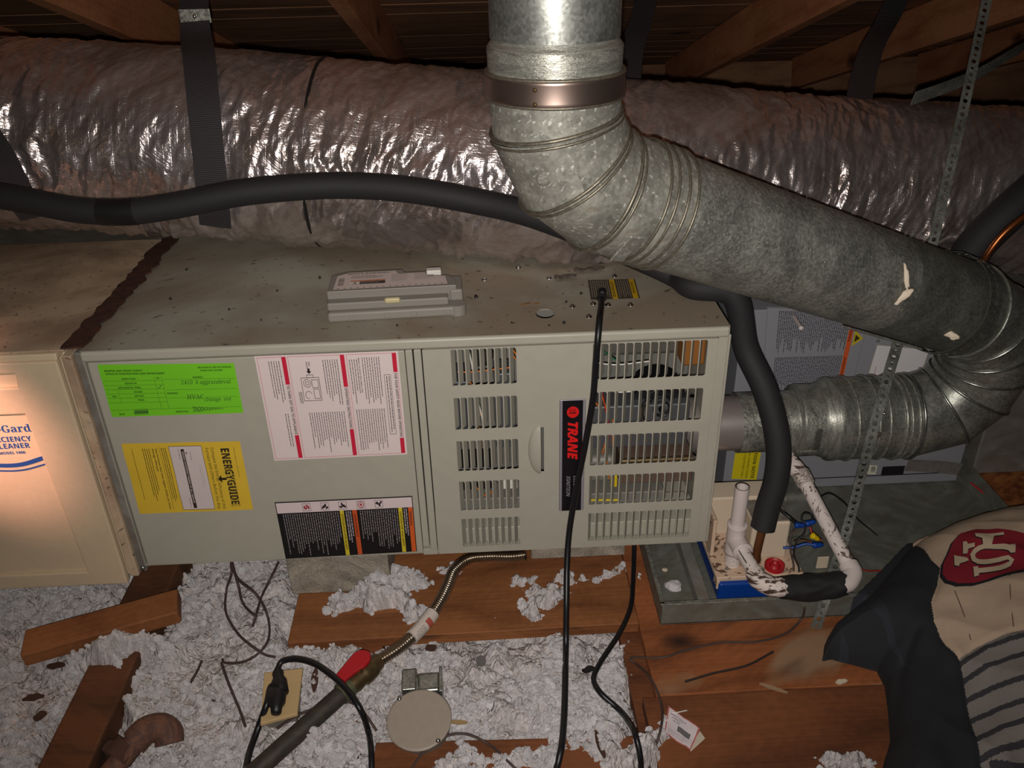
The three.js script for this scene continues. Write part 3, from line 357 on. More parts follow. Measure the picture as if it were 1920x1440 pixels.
// ---------- cream air cleaner cabinet ----------
{
  const ac = thing('air_cleaner', 'cream air cleaner cabinet with blue lettering joined to the furnace end', 'air cleaner');
  part('cabinet', rbox(-0.62, -0.031, 0.072, 0.538, -0.5, -0.012, 0.004), M.cream, ac);
  part('top_cover', rbox(-0.622, -0.022, 0.5355, 0.54, -0.5, 0.004, 0.002), M.creamTop, ac);
  part('front_rail', rbox(-0.62, -0.033, 0.524, 0.5365, -0.02, 0.009, 0.003), M.cream, ac);
  // raised door with a sunk panel
  const sh = new THREE.Shape([[-0.62, 0.074], [-0.036, 0.074], [-0.036, 0.522], [-0.62, 0.522]].map((p) => new THREE.Vector2(...p)));
  const h1 = new THREE.Path([[-0.46, 0.1], [-0.094, 0.1], [-0.107, 0.435], [-0.46, 0.435]].map((p) => new THREE.Vector2(...p))); sh.holes.push(h1);
  const h2 = new THREE.Path([[-0.5, 0.478], [-0.104, 0.478], [-0.1, 0.508], [-0.5, 0.508]].map((p) => new THREE.Vector2(...p))); sh.holes.push(h2);
  part('door', panelGeo(sh, 0.009, 0.0025), M.cream, ac);
  const inset = part('sunk_panel', box(-0.47, -0.085, 0.09, 0.515, -0.002, 0.0045), M.cream, ac); inset.position.z = -0.0005;
  const blue = std({ color: 0x2b4f96, roughness: 0.45 }), word = (t, font, size, xr, y) => { const g = new TextGeometry(t, { font, size, depth: 0.0003, curveSegments: 4, bevelEnabled: false }); g.computeBoundingBox(); g.translate(xr - g.boundingBox.max.x, y, 0.0046); part('lettering', g, blue, inset, 'blue printed words'); };
  word('Perfect-Gard', serifBold, 0.0135, -0.112, 0.396); word('HIGH EFFICIENCY', sansBold, 0.0098, -0.117, 0.378); word('AIR CLEANER', sansBold, 0.0098, -0.123, 0.365); word('MODEL 1400', sansBold, 0.0052, -0.134, 0.354);
  const sw = (pts, w) => ribbon(new THREE.CatmullRomCurve3(pts).getPoints(30), V(0, 1, 0), w, 0.0006);
  part('swoosh', sw([V(-0.33, 0.372, 0.0052), V(-0.24, 0.345, 0.0052), V(-0.19, 0.334, 0.0052), V(-0.15, 0.333, 0.0052), V(-0.106, 0.345, 0.0052)], 0.0075), std({ color: 0x2b4f96, roughness: 0.45 }), inset, 'blue printed wave');
  part('swoosh', sw([V(-0.3, 0.346, 0.0052), V(-0.24, 0.331, 0.0052), V(-0.19, 0.323, 0.0052), V(-0.15, 0.322, 0.0052), V(-0.104, 0.333, 0.0052)], 0.0026), std({ color: 0x2b4f96, roughness: 0.45 }), inset);
  part('lower_crease', rbox(-0.3, -0.093, 0.09, 0.098, 0.003, 0.0075, 0.002), M.cream, ac);
  // gasket flange toward the furnace, smeared with old sealant
  const fl = thing('duct_flange', 'dirty grey sealed flange strip between cream cabinet and furnace', 'flange');
  part('strip', rbox(-0.030, -0.014, 0.08, 0.528, -0.5, 0.003, 0.003), M.creamTop, fl);
  part('channel', rbox(-0.014, -0.001, 0.085, 0.53, -0.5, -0.004, 0.003), M.dirtyMetal, fl);
  const p = []; for (let i = 0; i <= 40; i++) { const z = 0.004 - i * 0.0125; p.push(V(-0.008 + fbm(i * 0.35, 2, 3, 3) * 0.02, 0.5425 + fbm(i * 0.6, 9, 1, 2) * 0.002, z)); }
  const sm = ribbon(p, V(1, 0, 0), 0.035, 0.003); const pp = sm.attributes.position; for (let i = 0; i < pp.count; i++) pp.setX(i, pp.getX(i) + fbm(pp.getZ(i) * 30, pp.getX(i) > -0.01 ? 4 : 8, 1, 3) * 0.012);
  part('sealant', sm, std({ map: rep(T.rust, 6), color: 0xb8aaa4, roughness: 0.7 }), fl, 'brown smeared duct sealant');
  part('rivet', lathe([[0.0001, 0.004], [0.004, 0.003], [0.005, 0]], V(-0.006, 0.095, -0.002), V(0, 0, 1), 12), M.galvShiny, fl);
  const pl = solo('return_plenum', 'dark grey sheet metal box behind the cream cabinet', 'duct box', rbox(-0.9, -0.045, 0.1, 0.53, -0.95, -0.505, 0.004), M.dirtyMetal);
}
// ---------- flue ----------
function frameOf(d) { const u = Math.abs(d.y) < 0.9 ? V(0, 1, 0) : V(0, 0, 1); const a = u.clone().addScaledVector(d, -u.dot(d)).normalize(); return [a, d.clone().cross(a).normalize()]; }
function cutRing(A, d, r, P, N, n, ref) { const [u, w] = ref; const out = []; for (let i = 0; i <= n; i++) { const t = i / n * Math.PI * 2; const p = A.clone().addScaledVector(u, Math.cos(t) * r).addScaledVector(w, Math.sin(t) * r); p.addScaledVector(d, (P.clone().sub(p).dot(N)) / d.dot(N)); out.push(p); } return out; }
function pipe(A, B, rA, rB, nA, nB, rings = 6, n = 64) { // tapered pipe mitred at both ends
  const d = B.clone().sub(A).normalize(); const ref = frameOf(d); const ra = cutRing(A, d, rA, A, nA ?? d, n, ref), rb = cutRing(B, d, rB, B, nB ?? d, n, ref); const pos = [], uv = [], idx = [];
  for (let k = 0; k <= rings; k++) for (let i = 0; i <= n; i++) { const p = ra[i].clone().lerp(rb[i], k / rings); pos.push(p.x, p.y, p.z); uv.push(i / n * 2 * Math.PI * rA, p.clone().sub(A).dot(d)); }
  for (let k = 0; k < rings; k++) for (let i = 0; i < n; i++) { const a = k * (n + 1) + i; idx.push(a, a + 1, a + n + 1, a + 1, a + n + 2, a + n + 1); }
  const g = new THREE.BufferGeometry(); g.setAttribute('position', new THREE.Float32BufferAttribute(pos, 3)); g.setAttribute('uv', new THREE.Float32BufferAttribute(uv, 2)); g.setIndex(idx); g.computeVertexNormals(); smoothSeam(g, n); return g;
}
function smoothSeam(g, n) { const nn = g.attributes.normal; for (let k = 0; k < nn.count / (n + 1); k++) { const a = k * (n + 1), b = a + n; const v = V(nn.getX(a) + nn.getX(b), nn.getY(a) + nn.getY(b), nn.getZ(a) + nn.getZ(b)).normalize(); nn.setXYZ(a, v.x, v.y, v.z); nn.setXYZ(b, v.x, v.y, v.z); } }
function bead(A, d, r, N, th) { const pts = cutRing(A, d, r, A, N ?? d, 48, frameOf(d)); pts.pop(); return tube(pts, th, 96, 8, true); }
const norm = (a, b) => b.clone().sub(a).normalize();
const RF = 0.0815;
{
  const flue = thing('flue_pipe', 'galvanised round vent pipe rising from the furnace end and turning upward', 'vent pipe');
  // riser
  const top = V(0.727, 1.335, 0.114), c1 = V(0.727, 0.957, 0.114), K = V(0.727, 0.817, 0.112), E = V(1.343, 0.545, -0.076);
  const up = V(0, 1, 0), a = norm(K, E);
  part('riser', pipe(top, V(0.727, 0.985, 0.114), RF - 0.003, RF - 0.003, null, null, 4), std({ map: rep(T.galv, 4), roughness: 0.42, metalness: 0.8, bumpMap: rep(T.galvBump, 3), bumpScale: 0.0001 }), flue, 'bright metallic upright pipe');
  const skirt = lathe([[RF - 0.003, 0.034], [RF - 0.004, 0.03], [RF - 0.0055, 0.027], [RF - 0.001, 0.021], [RF + 0.0012, 0.018], [RF + 0.0005, 0.0], [RF + 0.001, -0.013], [RF + 0.003, -0.016], [RF + 0.003, -0.018], [RF - 0.002, -0.019]], V(0.727, 0.957, 0.114), up, 64);
  part('coupling', skirt, M.galv, flue);
  const clampG = lathe([[RF + 0.004, 0.01], [RF + 0.0055, 0.0085], [RF + 0.0045, 0.006], [RF + 0.0042, -0.014], [RF + 0.0055, -0.017], [RF + 0.0035, -0.019]], V(0.727, 0.936, 0.114), up, 64);
  const cl = part('clamp_band', clampG, M.band, flue, 'brownish steel clamp band');
  for (const dy of [-0.012, 0.004]) part('rivet', lathe([[0.0001, 0.002], [0.002, 0.0012], [0.0028, 0]], V(0.727 - 0.03, 0.934 + dy, 0.114 + 0.0815), V(-0.3, 0, 1), 10), M.brass, cl);
  part('clamp_rim', merge([bead(V(0.727, 0.947, 0.114), up, RF + 0.003, up, 0.0022), bead(V(0.727, 0.917, 0.114), up, RF + 0.003, up, 0.0022)]), M.bandRust, flue);
  // upper adjustable elbow
  const bend = 0.135, ang = Math.acos(clamp(a.dot(V(0, -1, 0)), -1, 1)), tl = bend * Math.tan(ang / 2), P0 = K.clone().addScaledVector(up, tl), P1 = K.clone().addScaledVector(a, tl);
  const arc = (t) => { const th = ang * t; const axisU = V(0, -1, 0), side = a.clone().addScaledVector(axisU, -a.dot(axisU)).normalize(); return { p: P0.clone().addScaledVector(axisU, bend * Math.sin(th)).addScaledVector(side, bend * (1 - Math.cos(th))), t: axisU.clone().multiplyScalar(Math.cos(th)).addScaledVector(side, Math.sin(th)) }; };
  const cuts = [0, 0.26, 0.64, 0.9]; let prev = V(0.727, 0.93, 0.114), pn = V(0, -1, 0);
  const centres = [prev]; const tangents = [V(0, -1, 0)]; for (const t of [0.16, 0.56, 0.92]) { const q = arc(t); centres.push(q.p); tangents.push(q.t); } centres.push(P1.clone().addScaledVector(a, 0.035)); tangents.push(a);
  for (let i = 0; i < centres.length - 1; i++) { part('elbow_gore', pipe(centres[i], centres[i + 1], RF + (i % 2 ? 0.001 : 0), RF + (i % 2 ? 0.001 : 0), tangents[i], tangents[i + 1], 8), M.galvWhite, flue);
    if (i) { const d = norm(centres[i - 1], centres[i]); part('elbow_seam', merge([bead(centres[i].clone().addScaledVector(tangents[i], -0.004), d, RF + 0.0015, tangents[i], 0.0026), bead(centres[i].clone().addScaledVector(tangents[i], 0.004), norm(centres[i], centres[i + 1]), RF + 0.001, tangents[i], 0.002)]), M.bandRust, flue); } }
  const dim = arc(0.42); { const q = dim.p.clone().add(V(-0.035, -0.012, 0.072)); part('dimple', new THREE.SphereGeometry(0.0085, 16, 10).scale(1, 1, 0.5).translate(q.x, q.y, q.z), M.galvWhite, flue); }
  const C0 = centres[centres.length - 1];
  // collar with beads, then the long sloping pipe
  const c2 = C0.clone().addScaledVector(a, 0.045), c3 = c2.clone().addScaledVector(a, 0.025);
  part('connector_collar', pipe(C0, c2, RF + 0.0025, RF + 0.002, null, null, 3), M.galvWhite, flue);
  part('collar_bead', merge([0, 0.013, 0.03, 0.045].map((k) => bead(C0.clone().addScaledVector(a, k), a, RF + 0.003, a, 0.0022))), M.bandRust, flue);
  { const d = a, [u, w] = frameOf(d); const f = C0.clone().addScaledVector(a, -0.02); // folded tab on the collar
    const q = f.clone().add(V(0.0, -0.05, 0.0)).addScaledVector(V(0, 0, 1), 0.066); part('seam_tab', rbox(-0.011, 0.011, -0.028, 0.028, -0.002, 0.002, 0.002), M.galvWhite, flue).position.copy(q); flue.children.at(-1).rotation.set(0.66, 0.2, -0.42); }
  const dir = a, slEnd = E.clone().addScaledVector(a, 0.075);
  part('sloping_pipe', pipe(c2.clone().addScaledVector(a, -0.004), E.clone().addScaledVector(a, -0.085), RF, RF - 0.001, null, null, 8), std({ map: rep(T.galv, 4), color: 0xf2f0ec, roughnessMap: rep(T.galvR, 4), roughness: 0.85, metalness: 0.5, bumpMap: rep(T.galvBump, 9), bumpScale: 0.0006 }), flue, 'long sloping pipe with crystalline spangle');
  part('slip_pipe', pipe(E.clone().addScaledVector(a, -0.09), E.clone().addScaledVector(a, 0.13), RF - 0.0012, RF, null, null, 8), std({ map: rep(T.galv, 4), color: 0xb4b5b0, roughness: 0.6, metalness: 0.5 }), flue, 'smooth dull sleeve of the sloping pipe');
  { const [u, w] = frameOf(a); const pts = []; for (let k = 0; k <= 20; k++) pts.push(E.clone().addScaledVector(a, -0.13 + k * 0.0095).addScaledVector(V(0, -1, 0).addScaledVector(a, a.y).normalize(), RF + 0.001).add(V(0, 0.006, 0.03))); part('lock_seam', tube(pts, 0.0022, 30, 6), M.galv, flue); }
  // scars of pale sealant
  for (const [px, py, w, h, r] of [[1699, 520, 0.004, 0.022, 0.3], [1693, 555, 0.006, 0.017, -0.7], [1780, 625, 0.014, 0.006, -0.3], [1790, 632, 0.008, 0.004, 0.4]]) { const d0 = sight(px, py); let best = 0; for (let t = 1; t < 1.7; t += 0.0005) { const q = EYE.clone().addScaledVector(d0, t), v = q.clone().sub(E); const ax = v.dot(a); if (v.addScaledVector(a, -ax).length() < RF + 0.0005) { best = t; break; } } if (!best) continue; const q = EYE.clone().addScaledVector(d0, best); const g = new THREE.IcosahedronGeometry(1, 2); const gp = g.attributes.position; for (let i = 0; i < gp.count; i++) { const k = 1 + nz(gp.getX(i) * 2 + px, gp.getY(i) * 2, 0) * 0.6; gp.setXYZ(i, gp.getX(i) * w * k, gp.getY(i) * h * k, gp.getZ(i) * 0.0018); } g.computeVertexNormals(); const m = part('sealant_dab', g, M.beige, flue); m.position.copy(q); m.lookAt(EYE); m.rotateZ(r); }
  // lower return bend
  const A = V(1.42, 0.256, -0.15), B = E.clone().addScaledVector(a, 0.13), Lh = 0.142;
  const bz = new THREE.CubicBezierCurve3(A, A.clone().add(V(Lh, 0, 0)), B.clone().addScaledVector(a, Lh), B);
  const RL = 0.0775, rAt = (t) => lerp(RL, RF, t); const ts = [0, 0.2, 0.38, 0.54, 0.7, 0.85, 1]; const cs = ts.map((t) => bz.getPoint(t)), tg = ts.map((t) => bz.getTangent(t));
  const gm = std({ map: rep(T.galv, 4), color: 0xf0efea, roughness: 0.36, metalness: 0.62, bumpMap: rep(T.galvBump, 3), bumpScale: 0.0002 });
  for (let i = 0; i < cs.length - 1; i++) { part('return_gore', pipe(cs[i], cs[i + 1], rAt(ts[i]), rAt(ts[i + 1]), tg[i], tg[i + 1], 5), gm, flue); part('return_seam', bead(cs[i], norm(cs[i], cs[i + 1]), rAt(ts[i]) + 0.0012, tg[i], 0.0028), M.galvShiny, flue); }
  part('return_seam', bead(B, a, RF + 0.0012, a, 0.0028), gm, flue);
  // short horizontal run with increaser and draft collar
  const X = (x) => V(x, 0.256, -0.152), ex = V(1, 0, 0);
  part('wide_run', pipe(X(1.275), A, RL + 0.001, RL, null, null, 4), gm, flue);
  part('run_bead', merge([1.3, 1.338, 1.358, 1.388, 1.398, 1.412].map((x, i) => bead(X(x), ex, RL + 0.002, ex, i === 3 ? 0.004 : 0.0024))), M.galv, flue);
  part('increaser', lathe([[0.056, 0], [0.058, 0.02], [0.059, 0.024], [0.0675, 0.026], [0.069, 0.03], [0.0685, 0.066], [0.07, 0.07], [0.074, 0.082], [0.0798, 0.088], [0.0798, 0.098], [RL, 0.1]], X(1.178), ex, 64), M.galv, flue);
  part('thin_pipe', pipe(X(0.9985), X(1.19), 0.0525, 0.0525, null, null, 3), std({ color: 0xbcb0ac, roughness: 0.36, metalness: 0.65 }), flue, 'purplish brushed steel outlet pipe');
  part('sleeve', pipe(X(1.095), X(1.185), 0.0575, 0.058, null, V(1, 0.15, 0).normalize(), 3), M.galv, flue);
  const lb = X(1.232); part('latch', rbox(-0.006, 0.006, -0.022, 0.022, 0, 0.005, 0.002), M.galvShiny, flue).position.set(1.228, 0.257, -0.152 + 0.068);
  part('latch', rbox(-0.004, 0.004, -0.006, 0.006, 0, 0.005, 0.001), M.galvShiny, flue).position.set(1.335, 0.268, -0.152 + 0.0765);
  part('latch_strap', rbox(-0.022, 0.01, -0.002, 0.002, 0, 0.003, 0.001), M.galv, flue).position.set(1.222, 0.229, -0.152 + 0.064);
  for (const [dx, dy, dz] of [[1.345, 0.302, 0.0625], [1.36, 0.222, 0.0705]]) part('screw', lathe([[0.0001, 0.004], [0.003, 0.003], [0.0042, 0]], V(dx, dy, -0.152 + dz), V(0, (dy - 0.256) * 14, 1), 12), M.chrome, flue);
  // raised letters-free emboss bars on the return bend
  { const q0 = far(1758, 722, 1.47), q1 = far(1858, 800, 1.47); }
}
// perforated hanger strip: flat steel with real round holes
function perforated(curve, side, w, th, pitch, hr) {
  const L = curve.getLength(), n = Math.floor(L / pitch), P = []; const N = 12;
  const at = (s) => { const u = clamp(s / L, 0, 1); const p = curve.getPointAt(u), t = curve.getTangentAt(u); const sv = (typeof side === 'function' ? side(u, p) : side).clone(); sv.addScaledVector(t, -sv.dot(t)).normalize(); return [p, t, sv, sv.clone().cross(t).normalize()]; };
  const pos = []; const tri = (a, b, c) => pos.push(a.x, a.y, a.z, b.x, b.y, b.z, c.x, c.y, c.z); const quad = (a, b, c, d) => { tri(a, b, c); tri(a, c, d); };
  for (let k = 0; k < n; k++) { const [p, t, s, m] = at((k + 0.5) * pitch); const r = hr * (k % 2 ? 1.15 : 0.75); const pt = (x, y, z) => p.clone().addScaledVector(t, x).addScaledVector(s, y).addScaledVector(m, z);
    const ring = [], rim = []; for (let i = 0; i < N; i++) { const an = i / N * 2 * Math.PI, cx = Math.cos(an), sy = Math.sin(an); ring.push([cx * r, sy * r]); const q = Math.max(Math.abs(cx) / (pitch * 0.505), Math.abs(sy) / (w / 2)); rim.push([cx / q, sy / q]); }
    // corners of the cell join the outer rim
    for (let i = 0; i < N; i++) { const j = (i + 1) % N; for (const z of [th / 2, -th / 2]) { const A = pt(...ring[i], z), B = pt(...rim[i], z), C = pt(...rim[j], z), D = pt(...ring[j], z); quad(A, B, C, D); const [bx, by] = rim[i], [cx, cy] = rim[j]; if (Math.abs(bx - cx) > 1e-6 && Math.abs(by - cy) > 1e-6) { const kx = Math.sign(bx + cx) * pitch * 0.505, ky = Math.sign(by + cy) * w / 2; tri(B, pt(kx, ky, z), C); } } quad(pt(...ring[i], th / 2), pt(...ring[j], th / 2), pt(...ring[j], -th / 2), pt(...ring[i], -th / 2)); }
    for (const e of [1, -1]) quad(pt(-pitch / 2, e * w / 2, th / 2), pt(pitch / 2, e * w / 2, th / 2), pt(pitch / 2, e * w / 2, -th / 2), pt(-pitch / 2, e * w / 2, -th / 2));
  }
  const g = new THREE.BufferGeometry(); g.setAttribute('position', new THREE.Float32BufferAttribute(pos, 3)); return metreUV(g);
}
const strapMat = std({ map: rep(T.galv, 5), color: 0xd5d5d2, roughness: 0.5, metalness: 0.55 });
{
  const pts = [[1530, 1178, 0], [1545, 1128, 0], [1590, 985, 1.55], [1640, 795, 1.5], [1682, 650, 1.53], [1715, 560, 1.58], [1748, 460, 1.582], [1770, 365, 1.555], [1800, 235, 1.55], [1846, 20, 1.57], [1880, -140, 1.6]].map(([x, y, d]) => (d ? far(x, y, d) : y > 1150 ? onY(x, y, 0.002) : onZ(x, y, 0.116)));
  const c = new THREE.CatmullRomCurve3(pts, false, 'centripetal');
  solo('hanger_strap', 'long perforated steel hanger strap running from rafter down past the flue', 'strap', perforated(c, V(1, 0, 0.1), 0.0185, 0.0012, 0.0128, 0.0036), strapMat);
  // strap wrapped round the sloping pipe
  const E = V(1.343, 0.545, -0.076), K = V(0.727, 0.817, 0.112), a = norm(K, E), ctr = E.clone().addScaledVector(a, 0.085), [u, w] = frameOf(a); const ring = []; for (let i = 0; i < 40; i++) { const t = i / 40 * 2 * Math.PI; ring.push(ctr.clone().addScaledVector(u, Math.cos(t) * (RF + 0.006)).addScaledVector(w, Math.sin(t) * (RF + 0.006))); }
  const rc = new THREE.CatmullRomCurve3(ring, true); solo('pipe_hanger', 'perforated metal strap wrapped round the lower end of the sloping pipe', 'strap', perforated(rc, a, 0.03, 0.0012, 0.0135, 0.004), std({ map: rep(T.galv, 5), color: 0xa5a5a0, roughness: 0.55, metalness: 0.5 }));
  const hb = new THREE.CatmullRomCurve3([far(1712, 185, 1.6), far(1770, 165, 1.63), far(1830, 140, 1.66), far(1890, 105, 1.7), far(1925, 82, 1.74), far(1945, 40, 1.78)]); solo('duct_hanger', 'plain bent galvanised strap hanging above the foil duct', 'strap', ribbon(hb.getPoints(30), V(0.3, 1, 0.2), 0.028, 0.0015), strapMat);
}
// ---------- foil flexible duct ----------
const DR = 0.17;
const ductPath = new THREE.CatmullRomCurve3([[-420, 240, 1.62], [-100, 246, 1.61], [100, 255, 1.6], [400, 272, 1.6], [700, 296, 1.6], [1000, 318, 1.6], [1250, 333, 1.63], [1500, 345, 1.72], [1750, 356, 1.76], [2000, 366, 1.79], [2300, 382, 1.84]].map(([x, y, d]) => far(x, y, d)), false, 'centripetal');
{
  const NU = 1150, NV = 190, L = ductPath.getLength(), fr = []; const pos = [], uv = [], idx = [];
  const hash = (i) => { const s = Math.sin(i * 127.1) * 43758.5453; return s - Math.floor(s); };
  // crumpled sheet: straight facets between random lattice points
  const h2 = (i, j, k) => { const s = Math.sin(i * 127.1 + j * 311.7 + k * 74.7) * 43758.5453; return (s - Math.floor(s)) * 2 - 1; };
  const period = 2 * Math.PI * DR; const crumple = (s, a, ls, la, k) => { const na = Math.round(period / la); const x = s / ls, y = a / period * na; const i = Math.floor(x), j = Math.floor(y), u = x - i, v = y - j; const j1 = (j + 1) % na, j0 = j % na; return u + v < 1 ? h2(i, j0, k) * (1 - u - v) + h2(i + 1, j0, k) * u + h2(i, j1, k) * v : h2(i + 1, j1, k) * (u + v - 1) + h2(i, j1, k) * (1 - u) + h2(i + 1, j0, k) * (1 - v); };
  const pleats = []; for (let s = -0.1; s < L + 0.1;) { pleats.push([s, rr(0.3, 1), rr(0, 6.28)]); s += rr(0.018, 0.075); }
  let pi = 0;
  for (let i = 0; i <= NU; i++) { const t = i / NU, s = t * L; const p = ductPath.getPointAt(t), d = ductPath.getTangentAt(t); const up = V(0, 1, 0).addScaledVector(d, -d.y).normalize(), sd = d.clone().cross(up).normalize();
    const big = 1 + fbm(s * 2.2, 1, 4, 2) * 0.06;
    for (let j = 0; j <= NV; j++) { const th = j / NV * 2 * Math.PI, cy = Math.cos(th), sz = Math.sin(th); let r = DR * big;
      // folds that run round the duct, pinched and broken along their length
      const warp = fbm(cy * 2.2 + 3, sz * 2.2, s * 5, 3) * 0.05; let q = 0; for (const f of [19, 43]) { const n1 = nz((s + warp) * f, cy * 1.3 + f, sz * 1.3); q += (1 - Math.abs(n1) * 2.6) * (f < 30 ? 0.0085 : 0.0035); }
      const env = (0.25 + 0.9 * sstep(fbm(s * 4.1, cy * 1.3, sz * 1.3 + 5, 2), -0.2, 0.25)) * (0.3 + 0.7 * sstep(-cy, -0.75, 0.1)); r += q * env;
      r += (crumple(s + warp * 0.5, th * DR, 0.016, 0.03, 1) * 0.0055 + crumple(s, th * DR, 0.0075, 0.016, 2) * 0.0022) * (0.25 + 0.75 * env);
      r += (1 - Math.abs(nz(s * 60 + cy * 9, cy * 9, sz * 9)) * 3) * 0.0011 * env + nz(s * 110, cy * 22, sz * 22) * 0.0009;
      let y = cy * r, z = sz * r; const low = p.y - (p.x < 1.05 ? 0.5425 : lerp(0.5425, 0.442, sstep(p.x, 1.1, 1.17))); if (-y > low && p.x > -0.64) { y = -low + nz(s * 30, z * 30, 3) * 0.001; }
      const P = p.clone().addScaledVector(up, y).addScaledVector(sd, z); pos.push(P.x, P.y, P.z); uv.push(s, th * DR); } }
  for (let i = 0; i < NU; i++) for (let j = 0; j < NV; j++) { const a = i * (NV + 1) + j; idx.push(a, a + 1, a + NV + 1, a + 1, a + NV + 2, a + NV + 1); }
  const g = new THREE.BufferGeometry(); g.setAttribute('position', new THREE.Float32BufferAttribute(pos, 3)); g.setAttribute('uv', new THREE.Float32BufferAttribute(uv, 2)); g.setIndex(idx); g.computeVertexNormals(); smoothSeam(g, NV);
  const duct = thing('flex_duct', 'large crinkled silver foil flexible duct lying across the furnace rear', 'duct');
  part('foil_jacket', g, M.foil, duct);
  const seamAt = (x, name, rOff, th) => { let bt = 0, bd = 9; for (let t = 0; t <= 1; t += 0.002) { const d = Math.abs(ductPath.getPointAt(t).x - x); if (d < bd) { bd = d; bt = t; } } const p = ductPath.getPointAt(bt), d = ductPath.getTangentAt(bt), [u, w] = frameOf(d); const r = []; for (let i = 0; i < 50; i++) { const a = i / 50 * 6.2832; const q = p.clone().addScaledVector(u, Math.cos(a) * (DR + rOff)).addScaledVector(w, Math.sin(a) * (DR + rOff)); q.y = Math.max(q.y, 0.539); r.push(q); } part(name, tube(r, th, 120, 6, true), M.black, duct, 'thin black tie drawn round the foil'); };
  seamAt(0.34, 'tie', 0.0, 0.003);
  // webbing straps
  const strapRing = (px0, tilt, w, label, topPx) => { let bt = 0, bd = 9; const x0 = px0; for (let t = 0; t <= 1; t += 0.002) { const d = Math.abs(ductPath.getPointAt(t).x - x0); if (d < bd) { bd = d; bt = t; } } const p = ductPath.getPointAt(bt), d = ductPath.getTangentAt(bt); const up = V(0, 1, 0).addScaledVector(d, -d.y).normalize(), sd = d.clone().cross(up).normalize(); const pts = [], R = DR + 0.012;
    for (let k = 0; k <= 40; k++) { const th = -0.35 + k / 40 * 2.75; const q = p.clone().addScaledVector(up, Math.cos(th) * R).addScaledVector(sd, Math.sin(th) * R).addScaledVector(d, tilt * (k / 40 - 0.3)); q.y = Math.max(q.y, 0.541); pts.push(q); }
    const first = pts[0].clone(), zt = first.z; pts.unshift(V(first.x - tilt * 0.12, roofY(-0.62) - 0.15, -0.62)); return [pts, d, w, label]; };
  const [p1, d1, w1] = strapRing(0.045, 0.1, 0.055);
  const inView = []; { // hung from a rafter nail down the near side of the duct
    const t0 = far(362, 28, 1.62), pts = [far(363, -30, 1.6), far(364, 0, 1.585), far(364, 30, 1.565), far(367, 62, 1.54)]; let bt = 0, bd = 9; for (let t = 0; t <= 1; t += 0.001) { const d = Math.abs(ductPath.getPointAt(t).x - 0.045); if (d < bd) { bd = d; bt = t; } }
    for (const py of [100, 140, 190, 240, 290, 340, 390, 425]) { const px = lerp(376, 404, (py - 140) / 285); const dv = sight(px, py); let hit = 1.45; for (let t = 1.3; t < 1.9; t += 0.001) { const q = EYE.clone().addScaledVector(dv, t); let best = 9; for (let u = bt - 0.06; u < bt + 0.06; u += 0.004) best = Math.min(best, ductPath.getPointAt(clamp(u, 0, 1)).distanceTo(q)); if (best < DR + 0.02) { hit = t; break; } } pts.push(EYE.clone().addScaledVector(dv, hit)); }
    const c = new THREE.CatmullRomCurve3(pts, false, 'centripetal'); const st = thing('webbing_strap', 'black ribbed webbing strap hung from a rafter round the foil duct', 'strap'); part('webbing', ribbon(c.getPoints(80), V(1, 0.02, 0.05), 0.054, 0.0016), M.web, st); const k = far(366, 30, 1.556); part('plate', rbox(-0.028, 0.028, -0.012, 0.012, -0.002, 0.003, 0.001), M.galv, st).position.copy(k); part('nail_head', new THREE.SphereGeometry(0.004, 10, 8), M.chrome, st).position.copy(k.clone().add(V(0, 0, 0.004)));
  }
  { const pts = []; for (const [px, py] of [[-60, 200], [-30, 245], [0, 290], [20, 330], [42, 375], [66, 408]]) { const dv = sight(px, py); let hit = 1.44; for (let t = 1.25; t < 1.9; t += 0.001) { const q = EYE.clone().addScaledVector(dv, t); let best = 9; for (let u = 0; u < 0.5; u += 0.006) best = Math.min(best, ductPath.getPointAt(u).distanceTo(q)); if (best < DR + 0.014) { hit = t; break; } } pts.push(EYE.clone().addScaledVector(dv, hit)); } const c = new THREE.CatmullRomCurve3(pts, false, 'centripetal'); solo('webbing_strap', 'black webbing strap slanting under the foil duct above the cream cabinet', 'strap', ribbon(c.getPoints(50), V(1, 0.5, 0), 0.05, 0.0016), M.web); }
  solo('webbing_strap', 'dark webbing strap hanging behind the upright vent pipe', 'strap', ribbon(new THREE.CatmullRomCurve3([far(1215, -40, 2.0), far(1205, 30, 1.9), far(1188, 80, 1.82), far(1180, 130, 1.76), far(1178, 190, 1.7)]).getPoints(30), V(1, 0, 0), 0.05, 0.0016), M.web);
  solo('webbing_strap', 'dark webbing strap hanging from the rafters above the bent steel strap', 'strap', ribbon(new THREE.CatmullRomCurve3([far(1690, -20, 2.0), far(1665, 35, 1.95), far(1635, 90, 1.85), far(1620, 140, 1.78), far(1610, 190, 1.72)]).getPoints(30), V(1, 0.2, 0), 0.05, 0.0016), M.web);
}
